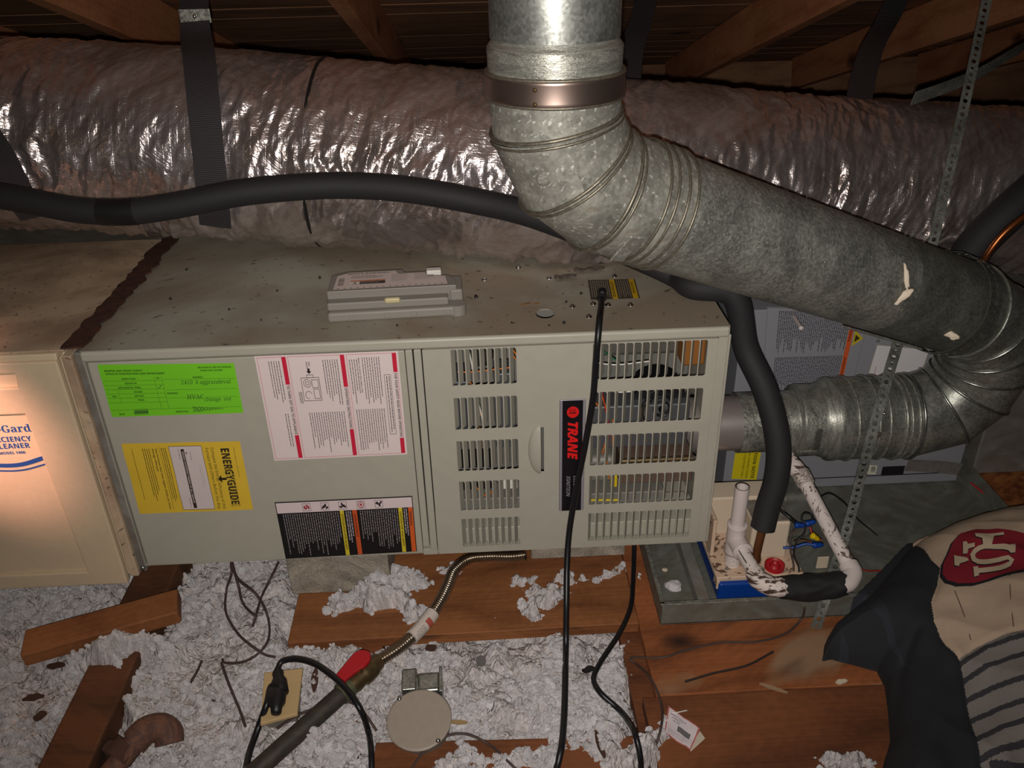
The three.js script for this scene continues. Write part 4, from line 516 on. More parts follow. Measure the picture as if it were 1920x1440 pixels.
// ---------- insulated copper line ----------
{
  const ln = thing('insulated_line', 'black foam insulated copper line draped along the duct and down to the pump', 'pipe');
  const P = [[-160, 345, 1.4], [-60, 357, 1.4], [60, 378, 1.395], [150, 394, 1.39], [240, 397, 1.385], [330, 385, 1.385], [450, 362, 1.385], [560, 351, 1.39], [650, 348, 1.395], [760, 355, 1.395], [880, 375, 1.4], [1000, 404, 1.43], [1265, 515, 0], [1298, 537, 0], null, [1400, 656, 1.45], [1432, 725, 1.445], [1452, 790, 1.45], [1460, 850, 1.46], [1454, 905, 1.475], [1440, 950, 1.49], [1430, 990, 1.5]].map((e) => { if (!e) return V(1.04, 0.552, -0.085); const [x, y, d] = e; return d ? far(x, y, d) : onY(x, y, 0.561); });
  const c = new THREE.CatmullRomCurve3(P, false, 'centripetal'); part('foam_sleeve', tube(P, 0.0215, 260, 20), M.foam, ln);
  const tp = (a, b) => { const q = []; for (let k = 0; k <= 8; k++) q.push(c.getPointAt(a + (b - a) * k / 8)); return q; };
  const at = (px) => { let bt = 0, bd = 9e9; for (let t = 0; t < 0.5; t += 0.002) { const q = c.getPointAt(t); const d = Math.abs(q.x - onZ(px, 397, q.z).x); if (d < bd) { bd = d; bt = t; } } return bt; };
  part('tape_wrap', tube(tp(at(190), at(255)), 0.0222, 20, 20), M.black, ln, 'shiny black tape');
  const end = P.at(-1); part('copper_tube', tube([c.getPointAt(0.985), end, far(1425, 1010, 1.508), far(1420, 1032, 1.52), far(1416, 1052, 1.53)], 0.0075, 20, 12), M.copperOld, ln, 'bare brown copper tube end');
  part('sleeve_lip', cyl(end, c.getTangentAt(1), 0.0215, 0.014, 0.008, 20), M.foam, ln);
  const l2 = thing('insulated_line', 'thick black foam insulated line beyond the flue bend with thin copper beside', 'pipe'); part('foam_sleeve', tube([far(2060, 250, 1.56), far(1970, 330, 1.55), far(1890, 400, 1.56), far(1830, 460, 1.59), far(1800, 510, 1.62)], 0.034, 50, 20), M.foam, l2); part('copper_tube', tube([far(2010, 350, 1.42), far(1930, 400, 1.41), far(1880, 440, 1.42), far(1842, 492, 1.45), far(1825, 540, 1.56)], 0.0055, 40, 10), M.copper, l2, 'orange copper tube');
}
// ---------- coil cabinet ----------
const T_coil = ctex(700, 480, (c, w, h) => { c.fillStyle = '#8f9097'; c.fillRect(0, 0, w, h); c.fillStyle = '#d05a2c'; c.fillRect(578, 0, 34, h); c.strokeStyle = '#5f6067'; c.lineWidth = 2; c.strokeRect(4, 4, w - 8, h - 8); quarter(c, w, h, (W, H) => { for (const [x, ww] of [[16, 210], [240, 220]]) lines(c, x, 130, ww, 38, 13, 6, '#43434a', 0.4); c.font = 'bold 22px sans-serif'; c.fillStyle = '#5a2410'; c.fillText('WARNING', 60, 113); c.fillText('AVERTISSEMENT', 250, 113); });
  for (const y of [150, 400]) { c.fillStyle = '#c9b328'; c.beginPath(); c.moveTo(622, y - 42); c.lineTo(692, y); c.lineTo(622, y + 42); c.fill(); c.fillStyle = '#3a3414'; c.beginPath(); c.moveTo(632, y - 20); c.lineTo(668, y); c.lineTo(632, y + 20); c.fill(); } });
{
  const CZ = -0.27;
  const cc = thing('coil_cabinet', 'grey coil cabinet with warning label behind the horizontal flue pipe', 'cabinet');
  part('cabinet', rbox(1.125, 1.64, 0.006, 0.434, -0.78, CZ, 0.003), M.greyCabinet, cc);
  part('door_seam', box(1.135, 1.63, 0.03, 0.0315, CZ, CZ + 0.0012), M.black, cc);
  const oc = (a) => a.map(([x, y]) => onZ(x, y, CZ));
  sheet('warning_label', oc([[1438, 575], [1634, 580], [1592, 745], [1425, 760]]), paper(T_coil, 0.5), cc, V(0, 0, 0.0012), 0, 4, 'grey text label with orange bar and yellow triangles');
  const T_pale = ctex(300, 190, (c, w, h) => { c.fillStyle = '#dedbdd'; c.fillRect(0, 0, w, h); c.strokeStyle = '#c9bd9a'; c.lineWidth = 6; c.strokeRect(0, 0, w, h); c.strokeStyle = '#c98a90'; c.lineWidth = 4; c.beginPath(); c.moveTo(30, 110); c.lineTo(36, 160); c.lineTo(66, 158); c.stroke(); });
  sheet('blank_label', oc([[1644, 646], [1742, 655], [1721, 716], [1624, 713]]), paper(T_pale, 0.5), cc, V(0, 0, 0.0014), 0.3, 4, 'blank white sticker');
  const T_note = ctex(260, 300, (c, w, h) => { c.fillStyle = '#dccb1c'; c.fillRect(0, 0, w, h); quarter(c, w, h, (W, H) => { c.fillStyle = '#3a3410'; c.font = 'bold 46px sans-serif'; c.fillText('INSTALLATION NOTE', -160, 66, 450); c.font = '30px sans-serif'; c.fillText('DRAIN PAN CONNECTIONS', -70, 122, 360); c.fillText('HAND TIGHTENED ONLY', -10, 168, 300); }); });
  sheet('note_label', oc([[1380, 836], [1428, 838], [1418, 899], [1371, 897]]), paper(T_note, 0.5), cc, V(0, 0, 0.0014), 0, 3, 'yellow installation note');
  const T_bar = ctex(160, 130, (c, w, h) => { c.fillStyle = '#ddd8c4'; c.fillRect(0, 0, w, h); c.fillStyle = '#333'; for (let y = 14; y < 100; y += rr(4, 9)) c.fillRect(70, y, 70, rr(1, 5)); lines(c, 10, 20, 45, 6, 14, 6, '#7a6a50'); });
  sheet('barcode_label', oc([[1626, 871], [1645, 872], [1641, 889], [1622, 888]]), paper(T_bar, 0.5), cc, V(0, 0, 0.0014), 0, 3);
  const s0 = onZ(1655, 875, CZ), s1 = onZ(1693, 890, CZ); part('vent_slot', rbox(s0.x, s1.x, s1.y, s0.y, CZ - 0.004, CZ + 0.0012, 0.001), M.black, cc);
  part('foil_tape', ribbon([onZ(1700, 872, CZ + 0.004), onZ(1760, 875, CZ + 0.006), onZ(1800, 880, CZ + 0.003)], V(0, 1, 0), 0.03, 0.001), M.foil, cc);
  for (const [px, py] of [[1646, 638], [1608, 600]]) part('screw', lathe([[0.0001, 0.004], [0.003, 0.003], [0.004, 0]], onZ(px, py, CZ), V(0, 0, 1), 10), M.galv, cc);
  const pr = part('tubing_stub', rod(far(1489, 594, 1.6), far(1502, 615, 1.55), 0.0038), M.pvc, cc, 'small white plastic tube');
  solo('supply_box', 'dim galvanised duct box beside the coil cabinet beyond the flue bend', 'duct box', rbox(1.69, 2.3, 0.0, 0.4, -0.8, -0.3, 0.004), M.dirtyMetal);
}
// ---------- drain pan ----------
{
  const pan = thing('drain_pan', 'shallow galvanised drain pan beside the furnace holding the pump', 'pan');
  const x0 = 0.918, x1 = 1.66, z0 = -0.9, z1 = 0.104, h = 0.05, t = 0.0015;
  const pm = std({ map: rep(T.dirtyMetal, 4), color: 0xd4dad4, roughness: 0.55, metalness: 0.3 });
  part('pan_floor', box(x0, x1, 0.001, 0.004, z0, z1), pm, pan);
  for (const g of [[x0, x1, 0.001, h, z1 - t, z1], [x0, x1, 0.001, h, z0, z0 + t], [x0, x0 + t, 0.001, h, z0, z1], [x1 - t, x1, 0.001, h, z0, z1]]) part('pan_wall', rbox(...g, 0.0006), pm, pan);
  part('rim', merge([rbox(x0 - 0.002, x1 + 0.002, h - 0.002, h + 0.001, z1 - 0.006, z1 + 0.002, 0.001), rbox(x0 - 0.002, x0 + 0.006, h - 0.002, h + 0.001, z0, z1, 0.001)]), M.galv, pan);
  const st = onY(1300, 1060, 0.006); part('support_rail', rbox(0.99, 1.012, 0.004, 0.03, -0.7, 0.09, 0.002), M.dirtyMetal, pan);
  const lump = (px, py, s) => { const g = new THREE.IcosahedronGeometry(s, 3), p = g.attributes.position; for (let i = 0; i < p.count; i++) { const k = 1 + fbm(p.getX(i) * 90 + px, p.getY(i) * 90, p.getZ(i) * 90, 3) * 0.9; p.setXYZ(i, p.getX(i) * k, p.getY(i) * k * 0.5, p.getZ(i) * k); } g.computeVertexNormals(); return g; };
  const add = (px, py, s, name, label, m) => { const q = onY(px, py, 0.004 + s * 0.35); solo(name, label, 'debris', lump(px, py, s), m).position.copy(q); };
  add(1262, 1098, 0.014, 'insulation_tuft', 'white insulation tuft in the empty corner of the drain pan', M.clump); add(1246, 1068, 0.005, 'putty_crumb', 'tiny yellowish crumb in the drain pan', M.beige);
}
// ---------- condensate pump ----------
{
  const pm = thing('condensate_pump', 'condensate pump with blue tank and dirty beige motor cover in the pan', 'pump');
  const bm = std({ map: rep(T.mouldLight, 3), color: 0xf0dcc4, roughness: 0.5 });
  part('tank', rbox(1.031, 1.185, 0.005, 0.047, -0.12, 0.058, 0.006), M.blue, pm, 'blue plastic tank');
  part('lid_plate', rbox(1.028, 1.188, 0.044, 0.055, -0.125, 0.05, 0.003), bm, pm);
  part('lid_lip', merge([rbox(1.028, 1.034, 0.03, 0.05, 0.03, 0.053, 0.002), rbox(1.10, 1.188, 0.036, 0.05, 0.047, 0.053, 0.002)]), bm, pm);
  part('motor_cover', rbox(1.098, 1.168, 0.055, 0.138, -0.068, 0.004, 0.005, 3), M.beige, pm, 'beige motor cover box');
  part('cover_top', rbox(1.1, 1.166, 0.137, 0.1395, -0.064, 0.0, 0.001), std({ map: rep(T.dirtyMetal, 8), color: 0xd8d0c6, roughness: 0.8 }), pm, 'dusty top');
  part('rear_housing', rbox(1.034, 1.16, 0.055, 0.142, -0.122, -0.07, 0.004, 3), M.beige, pm);
  part('side_wall', rbox(1.03, 1.037, 0.05, 0.138, -0.125, -0.01, 0.002), bm, pm);
  for (let k = 0; k < 4; k++) part('vent_fin', rbox(1.0255, 1.031, 0.075 + k * 0.004, 0.13, -0.11 + k * 0.02, -0.103 + k * 0.02, 0.001), M.beige, pm);
  { const q = onY(1452, 1063, 0.056); part('red_cap', lathe([[0.0001, 0.004], [0.006, 0.004], [0.006, 0.010], [0.008, 0.010], [0.0085, 0.003], [0.015, 0.003], [0.016, 0.008], [0.018, 0.008], [0.018, 0]], V(q.x, 0.055, q.z), V(0, 1, 0), 30), M.red, pm, 'red round cap'); }
  { const q = onY(1418, 1048, 0.058); part('barb', cyl(V(q.x, 0.062, q.z), V(0, 1, 0), 0.009, 0.007, 0.016, 14), M.black, pm); }
  part('handle_loop', new THREE.TorusGeometry(0.009, 0.0014, 8, 20, Math.PI).translate(1.1, 0.141, -0.095), M.black, pm);
  for (const [px, py] of [[1363, 1066], [1409, 1062]]) { const q = onY(px, py, 0.056); part('screw', lathe([[0.0001, 0.003], [0.003, 0.0024], [0.004, 0]], V(q.x, 0.055, q.z), V(0, 1, 0), 10), M.galv, pm); }
}
// ---------- PVC drain ----------
{
  const dr = thing('drain_trap', 'white PVC drain trap with mould stains and black foam patch over pan rim', 'drain pipe');
  const R = 0.0127, ax = 1.066, az = 0.012, topY = onZ(1380, 914, az).y;
  const ty = 0.112;
  part('standpipe', lathe([[R - 0.0028, -0.03], [R - 0.0028, topY], [R, topY], [R, ty + 0.02]], V(ax, 0, az), V(0, 1, 0), 30), M.pvc, dr);
  part('lower_stub', cyl(V(ax, 0.075, az), V(0, 1, 0), R + 0.002, R + 0.002, 0.04), M.pvcSpot, dr);
  const e1 = V(1.082, 0.102, 0.13);
  const t0 = V(ax, ty, az), dir = norm(t0, e1);
  part('tee', merge([lathe([[R, 0.034], [R + 0.0046, 0.034], [R + 0.0052, 0.032], [R + 0.0048, 0.028], [R + 0.004, 0.026], [R + 0.004, -0.02], [R + 0.0048, -0.024], [R + 0.005, -0.03], [R, -0.03]], t0, V(0, 1, 0), 32), lathe([[R + 0.004, 0], [R + 0.004, 0.03], [R + 0.0056, 0.031], [R + 0.0056, 0.036], [R, 0.036]], t0, dir, 32)]), M.pvc, dr);
  part('branch_pipe', rod(t0.clone().addScaledVector(dir, 0.03), e1.clone().addScaledVector(dir, -0.012), R, 24), M.pvcSpot, dr, 'mould-speckled pipe with black print');
  { const q = t0.clone().addScaledVector(dir, 0.055).add(V(-0.0095, 0.009, 0)); const pr = part('print', rbox(-0.0007, 0.0007, -0.003, 0.003, -0.016, 0.016, 0.0005), M.black, dr); pr.position.copy(q); pr.rotation.y = 0.12; pr.rotation.z = 0.75; }
  const e2 = V(1.243, 0.106, 0.131), top = far(1503, 892, 1.585);
  const elbow = (a, b, c, m, ext = 0.03) => { const d0 = norm(b, a), d1 = norm(b, c); const p = [b.clone().addScaledVector(d0, ext), b.clone().addScaledVector(d0, ext * 0.55), b.clone().addScaledVector(d0, 0.008).addScaledVector(d1, 0.008), b.clone().addScaledVector(d1, ext * 0.55), b.clone().addScaledVector(d1, ext)]; part('elbow', tube(p, R + 0.004, 30, 24, false), m, dr); };
  elbow(t0, e1, e2, M.pvcMould, 0.034);
  part('cross_pipe', rod(e1.clone().add(V(0.02, 0, 0)), e2.clone().add(V(-0.02, 0, 0)), R, 24), M.pvcMould, dr);
  elbow(e1, e2, top, M.pvc, 0.034);
  part('long_pipe', rod(e2.clone().lerp(top, 0.08), top, R, 24), M.pvcSpot, dr);
  part('pipe_socket', lathe([[R, 0], [R + 0.004, 0.002], [R + 0.0045, 0.028], [R, 0.03]], top.clone().addScaledVector(norm(top, e2), 0.022), norm(e2, top), 24), M.pvcMould, dr);
  const inn = V(top.x - 0.03, top.y + 0.012, -0.268); part('elbow', tube([top.clone().addScaledVector(norm(e2, top), -0.012), top.clone(), top.clone().add(V(-0.008, 0.008, -0.016)), top.clone().add(V(-0.014, 0.011, -0.04)), inn], R + 0.003, 30, 20), M.pvcMould, dr);
  // black foam patch wrapped round the cross pipe
  const a = V(1.115, 0.101, 0.131), b = V(1.218, 0.105, 0.131), g = new THREE.CylinderGeometry(0.02, 0.021, 1, 40, 30, true); const p = g.attributes.position; for (let i = 0; i < p.count; i++) { const t = p.getY(i) + 0.5, th = Math.atan2(p.getZ(i), p.getX(i)); let r = 0.019 + 0.004 * Math.sin(t * Math.PI) + nz(Math.cos(th) * 1.5, Math.sin(th) * 1.5, t * 4) * 0.004; const sag = Math.sin(t * Math.PI) * 0.005; const x = lerp(a.x, b.x, t) + nz(Math.cos(th) * 2, Math.sin(th) * 2, t > 0.5 ? 3 : 7) * 0.012 * Math.abs(t - 0.5) * 2; p.setXYZ(i, x, lerp(a.y, b.y, t) - sag + Math.cos(th) * r, a.z + Math.sin(th) * r); } g.computeVertexNormals();
  part('foam_patch', g, std({ color: 0x1c1b1c, roughness: 0.75, side: THREE.DoubleSide }), dr, 'torn black foam patch');
}
// galvanised elbow box and wiring behind the pump
{
  const q0 = onZ(1480, 945, -0.13), q1 = onZ(1532, 995, -0.13);
  solo('metal_box', 'dented grey sheet metal box behind the pump', 'metal box', rbox(1.185, 1.262, 0.006, 0.115, -0.21, -0.1, 0.014, 3), std({ map: rep(T.dirtyMetal, 4), color: 0xc8ccc8, roughness: 0.6, metalness: 0.3 }));
  solo('wood_block', 'weathered wood block behind the pump under the coil cabinet', 'wood block', rbox(1.09, 1.21, 0.006, 0.038, -0.262, -0.225, 0.003), M.wood);
  const w = (name, label, pts, m, r = 0.002) => solo(name, label, 'wire', tube(pts.map(([x, y, d]) => far(x, y, d)), r, 60, 8), m, undefined);
  w('cable', 'grey cable from the pump to blue wire nuts', [[1462, 955, 1.56], [1480, 970, 1.55], [1495, 982, 1.55], [1508, 985, 1.55]], M.cord, 0.003);
  w('wire', 'black wire hanging from blue wire nut behind the pump', [[1510, 985, 1.55], [1508, 1000, 1.545], [1495, 1015, 1.545], [1488, 1040, 1.55], [1498, 1065, 1.55], [1496, 1080, 1.55]], M.black, 0.0018);
  w('wire', 'brown wire hanging beside the black pump wire', [[1500, 985, 1.552], [1485, 1000, 1.55], [1482, 1030, 1.55], [1488, 1060, 1.552], [1487, 1082, 1.552]], M.brownWire, 0.0018);
  w('wire', 'dark wire looping up from the blue wire nut', [[1516, 984, 1.55], [1503, 975, 1.555], [1508, 962, 1.56], [1520, 965, 1.56], [1524, 975, 1.555]], M.black, 0.0016);
  w('wire', 'blue wire end lying behind the drain pipe', [[1468, 1027, 1.565], [1490, 1026, 1.56], [1510, 1020, 1.555], [1530, 1022, 1.55]], M.blue, 0.0026);
  w('wire', 'thin orange wire between blue wire ends', [[1488, 1015, 1.556], [1505, 1012, 1.556], [1522, 1018, 1.552]], M.copperOld, 0.0012);
  w('wire', 'red wire running to the yellow wire nut', [[1519, 988, 1.55], [1523, 1000, 1.547], [1530, 1008, 1.545], [1540, 1012, 1.545]], M.red, 0.0016);
  const nut = (px, py, d, m, label, dir) => { const t = thing('wire_nut', label, 'wire nut'); part('cap', lathe([[0.0001, 0.009], [0.003, 0.0088], [0.0045, 0.004], [0.0055, -0.006], [0.0062, -0.0085], [0.004, -0.009]], far(px, py, d), dir, 12), m, t); };
  nut(1500, 985, 1.545, M.blue, 'blue wire nut joining the grey cable', V(1, -0.1, 0)); nut(1520, 980, 1.55, M.blue, 'blue wire nut touching the long white pipe', V(1, 0.3, 0)); nut(1529, 1008, 1.54, M.yellow, 'yellow wire nut beside the long white pipe', V(0.8, -0.6, 0)); nut(1534, 1022, 1.545, M.blue, 'blue wire nut on the blue wire end', V(1, 0, 0));
  solo('scrap_plate', 'small pale plastic scrap leaning behind the drain pipe', 'scrap', rbox(-0.011, 0.011, 0, 0.028, -0.001, 0.001, 0.001), M.beige).position.copy(onY(1540, 1065, 0.006)); 
  w('wire', 'thin dark wire arching behind the long white pipe', [[1540, 930, 1.66], [1555, 925, 1.67], [1580, 940, 1.68], [1610, 975, 1.7], [1645, 1005, 1.71], [1660, 1030, 1.69]], M.black, 0.0014);
  w('wire', 'thin red wire on the sheathing beside the white elbow', [[1605, 1062, 1.6], [1625, 1070, 1.6], [1650, 1070, 1.61], [1680, 1075, 1.61]], M.red, 0.0012);
  w('wire', 'red wire far behind near the dark sheathing edge', [[1820, 905, 1.8], [1850, 930, 1.79], [1880, 965, 1.76]], M.red, 0.002);
}
// ---------- module on the furnace ----------
{
  const md = thing('control_module', 'grey control module cover with white label lying on the furnace top', 'module');
  const b0 = onY(615, 607, FT), b1 = onY(866, 593, FT), ang = Math.atan2(b0.z - b1.z, b1.x - b0.x), L = b0.distanceTo(b1); md.position.set(b0.x, FT, b0.z); md.rotation.y = ang;
  const gm = std({ color: 0x8c877f, roughness: 0.5 });
  // profile in depth: tray front low, step, upper block
  part('tray', rbox(0, L, 0.0005, 0.018, -0.115, 0, 0.005, 3), gm, md);
  const s = new THREE.Shape([[0.0, 0], [L - 0.01, 0], [L - 0.01, 0.026], [L - 0.022, 0.045], [L - 0.045, 0.047], [L - 0.05, 0.066], [L - 0.095, 0.066], [L - 0.1, 0.08], [0.025, 0.08], [0.0, 0.066]].map((p) => new THREE.Vector2(...p)));
  const g = new THREE.ExtrudeGeometry(s, { depth: 0.024, bevelEnabled: true, bevelSize: 0.0012, bevelThickness: 0.0012, bevelSegments: 2 }); g.rotateX(-Math.PI / 2); g.translate(0.002, 0.018, -0.032); part('upper_case', metreUV(g), gm, md);
  part('ledge', rbox(0.0, L - 0.02, 0.016, 0.03, -0.034, -0.012, 0.003), gm, md);
  const T_mod = ctex(900, 340, (c, w, h) => { c.fillStyle = '#ddccc6'; c.fillRect(0, 0, w, h); c.fillStyle = '#4a4240'; c.font = 'bold 36px sans-serif'; c.fillText('WHITE-RODGERS', 110, 50); c.font = '20px sans-serif'; c.fillText('ST. LOUIS, MISSOURI', 400, 40); lines(c, 140, 78, 230, 4, 15, 6, '#6a6260'); c.fillStyle = '#d0703c'; c.fillRect(140, 170, 240, 20); c.fillStyle = '#3c3634'; c.fillRect(205, 192, 175, 52); lines(c, 212, 198, 160, 3, 16, 6, '#8a8280'); c.fillStyle = '#e6dcd8'; c.fillRect(145, 194, 56, 50); c.fillStyle = '#3c3634'; c.beginPath(); c.arc(172, 210, 9, 0, 7); c.fill(); c.fillRect(158, 228, 32, 9); c.fillStyle = '#4a4240'; for (let y = 110; y < 260; y += 8) c.fillRect(56, y, 40, rr(2, 6)); lines(c, 420, 80, 130, 8, 18, 5, '#7a7270'); c.font = '22px sans-serif'; c.fillText('50A50-405', 470, 76); lines(c, 580, 90, 200, 7, 18, 5, '#7a7270'); c.fillText('LR', 770, 170); c.fillStyle = '#d0703c'; c.beginPath(); c.ellipse(840, 240, 16, 9, 0, 0, 7); c.fill(); c.fillStyle = '#5a5250'; for (let x = 60; x < 820; x += 44) c.fillRect(x, 300, 10, 12); });
  const ls = new THREE.Shape([[0.008, 0.004], [L - 0.022, 0.004], [L - 0.026, 0.04], [L - 0.055, 0.04], [L - 0.06, 0.06], [L - 0.105, 0.06], [L - 0.11, 0.075], [0.03, 0.075], [0.01, 0.062]].map((p) => new THREE.Vector2(...p))); const lg = new THREE.ShapeGeometry(ls); const lp = lg.attributes.position, lu = lg.attributes.uv; for (let i = 0; i < lp.count; i++) lu.setXY(i, lp.getX(i) / L, lp.getY(i) / 0.078); lg.rotateX(-Math.PI / 2); lg.translate(0.002, 0.0438, -0.032); part('label', lg, paper(T_mod, 0.45), md, 'white printed wiring label');
  part('yellow_lens', rbox(L * 0.43, L * 0.55, 0.026, 0.036, -0.014, -0.006, 0.004, 3), std({ color: 0xc9bd92, roughness: 0.35 }), md, 'pale yellow lens');
  part('fuse', rbox(L - 0.03, L - 0.012, 0.02, 0.034, -0.05, -0.038, 0.002), std({ color: 0xb98a2a, roughness: 0.4 }), md);
  part('connector', rbox(L - 0.055, L - 0.03, 0.03, 0.05, -0.098, -0.083, 0.002), M.white, md);
  part('end_block', rbox(L - 0.018, L + 0.004, 0.0005, 0.036, -0.09, -0.028, 0.004), gm, md);
  for (const f of [0.16, 0.42, 0.62, 0.87]) part('clip', rbox(L * f, L * f + 0.01, 0.006, 0.013, -0.002, 0.0012, 0.0008), gm, md);
  part('round_foot', cyl(V(L - 0.006, 0.01, -0.012), V(0, 1, 0), 0.014, 0.014, 0.018, 24), gm, md);
}
// scraps on the furnace top
{
  const bit = (px, py, l, w, rot, m, label, hh = 0.0035) => { const g = new THREE.BoxGeometry(l, hh, w, 14, 1, 6), p = g.attributes.position; for (let i = 0; i < p.count; i++) { const x = p.getX(i), z = p.getZ(i); const k = 1 - Math.pow(Math.abs(x) / (l / 2), 3) * 0.7; p.setXYZ(i, x, p.getY(i) + fbm(x * 60 + px, z * 60, 1, 3) * 0.008 + 0.002, z * k * (1 + nz(x * 90, px, 0) * 0.6)); } g.computeVertexNormals(); const q = onY(px, py, FT + 0.0035); const s = solo('torn_scrap', label, 'scrap', g, m); s.position.copy(q); s.rotation.y = rot; };
  const foilBit = std({ color: 0x6f675e, roughness: 0.4, metalness: 0.5 });
  bit(1060, 520, 0.042, 0.014, 0.25, foilBit, 'curled dark tape scrap on the furnace under the flue elbow'); bit(1105, 506, 0.058, 0.012, 0.1, std({ color: 0x4d4339, roughness: 0.6 }), 'long dark tape scrap farther under the flue elbow'); bit(1148, 490, 0.016, 0.012, 0.3, foilBit, 'small folded foil scrap touching the flue elbow shadow');
  bit(994, 571, 0.032, 0.008, 0.05, std({ color: 0x8a6440, roughness: 0.9 }), 'rusty flake beside the round knockout hole', 0.001);
  bit(1224, 515, 0.018, 0.004, 0.15, std({ color: 0x7a4a34, roughness: 0.9 }), 'reddish flake near the caution sticker', 0.0014);
  const chip = (px, py, s, label) => { const g = new THREE.TetrahedronGeometry(s, 1); const m = solo('dirt_crumb', label, 'crumb', g, M.black, 'dark crumbs on the furnace top'); m.position.copy(onY(px, py, FT + s * 0.5)); };
  for (const [px, py, s] of [[893, 556, 0.004], [1090, 550, 0.003], [1062, 566, 0.0025], [1058, 605, 0.003], [745, 610, 0.0022], [600, 520, 0.003], [520, 545, 0.0025], [430, 580, 0.0025], [320, 560, 0.003], [490, 600, 0.002], [350, 505, 0.003], [960, 605, 0.002], [1030, 610, 0.002]]) chip(px, py, s, 'tiny dark crumb lying on the dusty furnace top');
}
// ---------- lie of the loose insulation and what rests on it ----------
const mounds = [[735, 1095, 0.07, 0.075, 0.07], [690, 1130, 0.06, 0.03, 0.045], [775, 1140, 0.05, 0.03, 0.05], [640, 1125, 0.06, 0.022, 0.04], [985, 1085, 0.05, 0.05, 0.05], [1005, 1135, 0.035, 0.045, 0.05], [1040, 1110, 0.04, 0.03, 0.045], [1075, 1075, 0.06, 0.025, 0.05], [1140, 1065, 0.035, 0.03, 0.045], [880, 1060, 0.08, 0.018, 0.035], [830, 1075, 0.05, 0.02, 0.04], [1015, 1160, 0.012, 0.03, 0.04], [1245, 1375, 0.03, 0.035, 0.055], [1200, 1420, 0.06, 0.04, 0.05], [1560, 1432, 0.05, 0.022, 0.055], [1620, 1440, 0.04, 0.02, 0.045], [660, 1440, 0.05, 0.03, 0.05], [870, 1420, 0.1, 0.035, 0.05], [1000, 1425, 0.06, 0.03, 0.05], [590, 1395, 0.06, 0.03, 0.03], [1110, 1395, 0.09, 0.04, 0.05], [925, 1155, 0.01, 0.01, 0.035], [855, 1156, 0.008, 0.012, 0.035], [1198, 1085, 0.015, 0.012, 0.045], [228, 1222, 0.09, 0.025, 0.05]].map(([x, y, rx, rz, h]) => { const q = onY(x, y, 0.005); return [q.x, q.z, rx, rz, h]; });
const rects = [[0.255, 0.886, -0.42, 0.1], [0.852, 2.2, -0.95, 0.72], [0.43, 0.83, 0.335, 0.62]];
const H = (x, z) => {
  const wx = x + fbm(x * 14, z * 14, 3, 3) * 0.07, wz = z + fbm(x * 14, z * 14, 9, 3) * 0.07; let on = 0; for (const [a, b, c, d] of rects) { const e = Math.min(wx - a, b - wx, wz - c, d - wz); on = Math.max(on, sstep(e, -0.03, 0.012)); }
  // the bare runs of the thick joist
  const j = Math.abs(wx + 0.035) < 0.052 ? 1 : 0; const jz = Math.max(sstep(z, 0.15, 0.2), 1 - sstep(z, 0.015, 0.07)); const jd = sstep(0.05 - Math.abs(wx + 0.035), -0.02, 0.01) * jz;
  let h = -0.012 + fbm(x * 3.3, z * 3.3, 1, 3) * 0.05; h = lerp(h, -0.05, Math.max(on, jd));
  for (const [mx, mz, rx, rz, mh] of mounds) { const d = Math.hypot((wx - mx) / rx, (wz - mz) / rz); if (d < 1.6) h += mh * 1.08 * (1 - sstep(d, 0.25, 1.25)); }
  // puffs
  const ux = x + nz(x * 18, z * 18, 31) * 0.02, uz = z + nz(x * 18, z * 18, 37) * 0.02; const sa = (n, e) => Math.sqrt(n * n + e), p1 = sa(nz(ux * 20, uz * 20, 5), 0.004), p2 = sa(nz(ux * 52, uz * 52, 2), 0.006), p3 = sa(nz(ux * 125, uz * 125, 7), 0.01); h += (p1 - 0.2) * 0.036 + (p2 - 0.2) * 0.014 + (p3 - 0.2) * 0.008 + nz(x * 190, z * 190, 4) * 0.0018 + nz(x * 300, z * 300, 1) * 0.002;
  return h;
};

const boards = [[0.255, 0.886, -0.42, 0.1], [0.89, 2.2, -0.95, 0.72], [0.43, 0.83, 0.325, 0.62]];
const surf = (x, z) => { let m = H(x, z); for (const [a, b, c, d] of boards) if (x > a && x < b && z > c && z < d) m = Math.max(m, 0.001); return m; };
const soft = (x, z) => { let m = -1; for (const [dx, dz] of [[0, 0], [0.008, 0], [-0.008, 0], [0, 0.008], [0, -0.008], [0.015, 0.012], [-0.015, 0.012]]) m = Math.max(m, surf(x + dx, z + dz)); return m; };
const lay = (px, py, up) => { let y = 0.01; for (let k = 0; k < 6; k++) { const p = onY(px, py, y); y = lerp(y, soft(p.x, p.z) + up, 0.7); } return onY(px, py, y); };   // a point lying on the floor or fluff
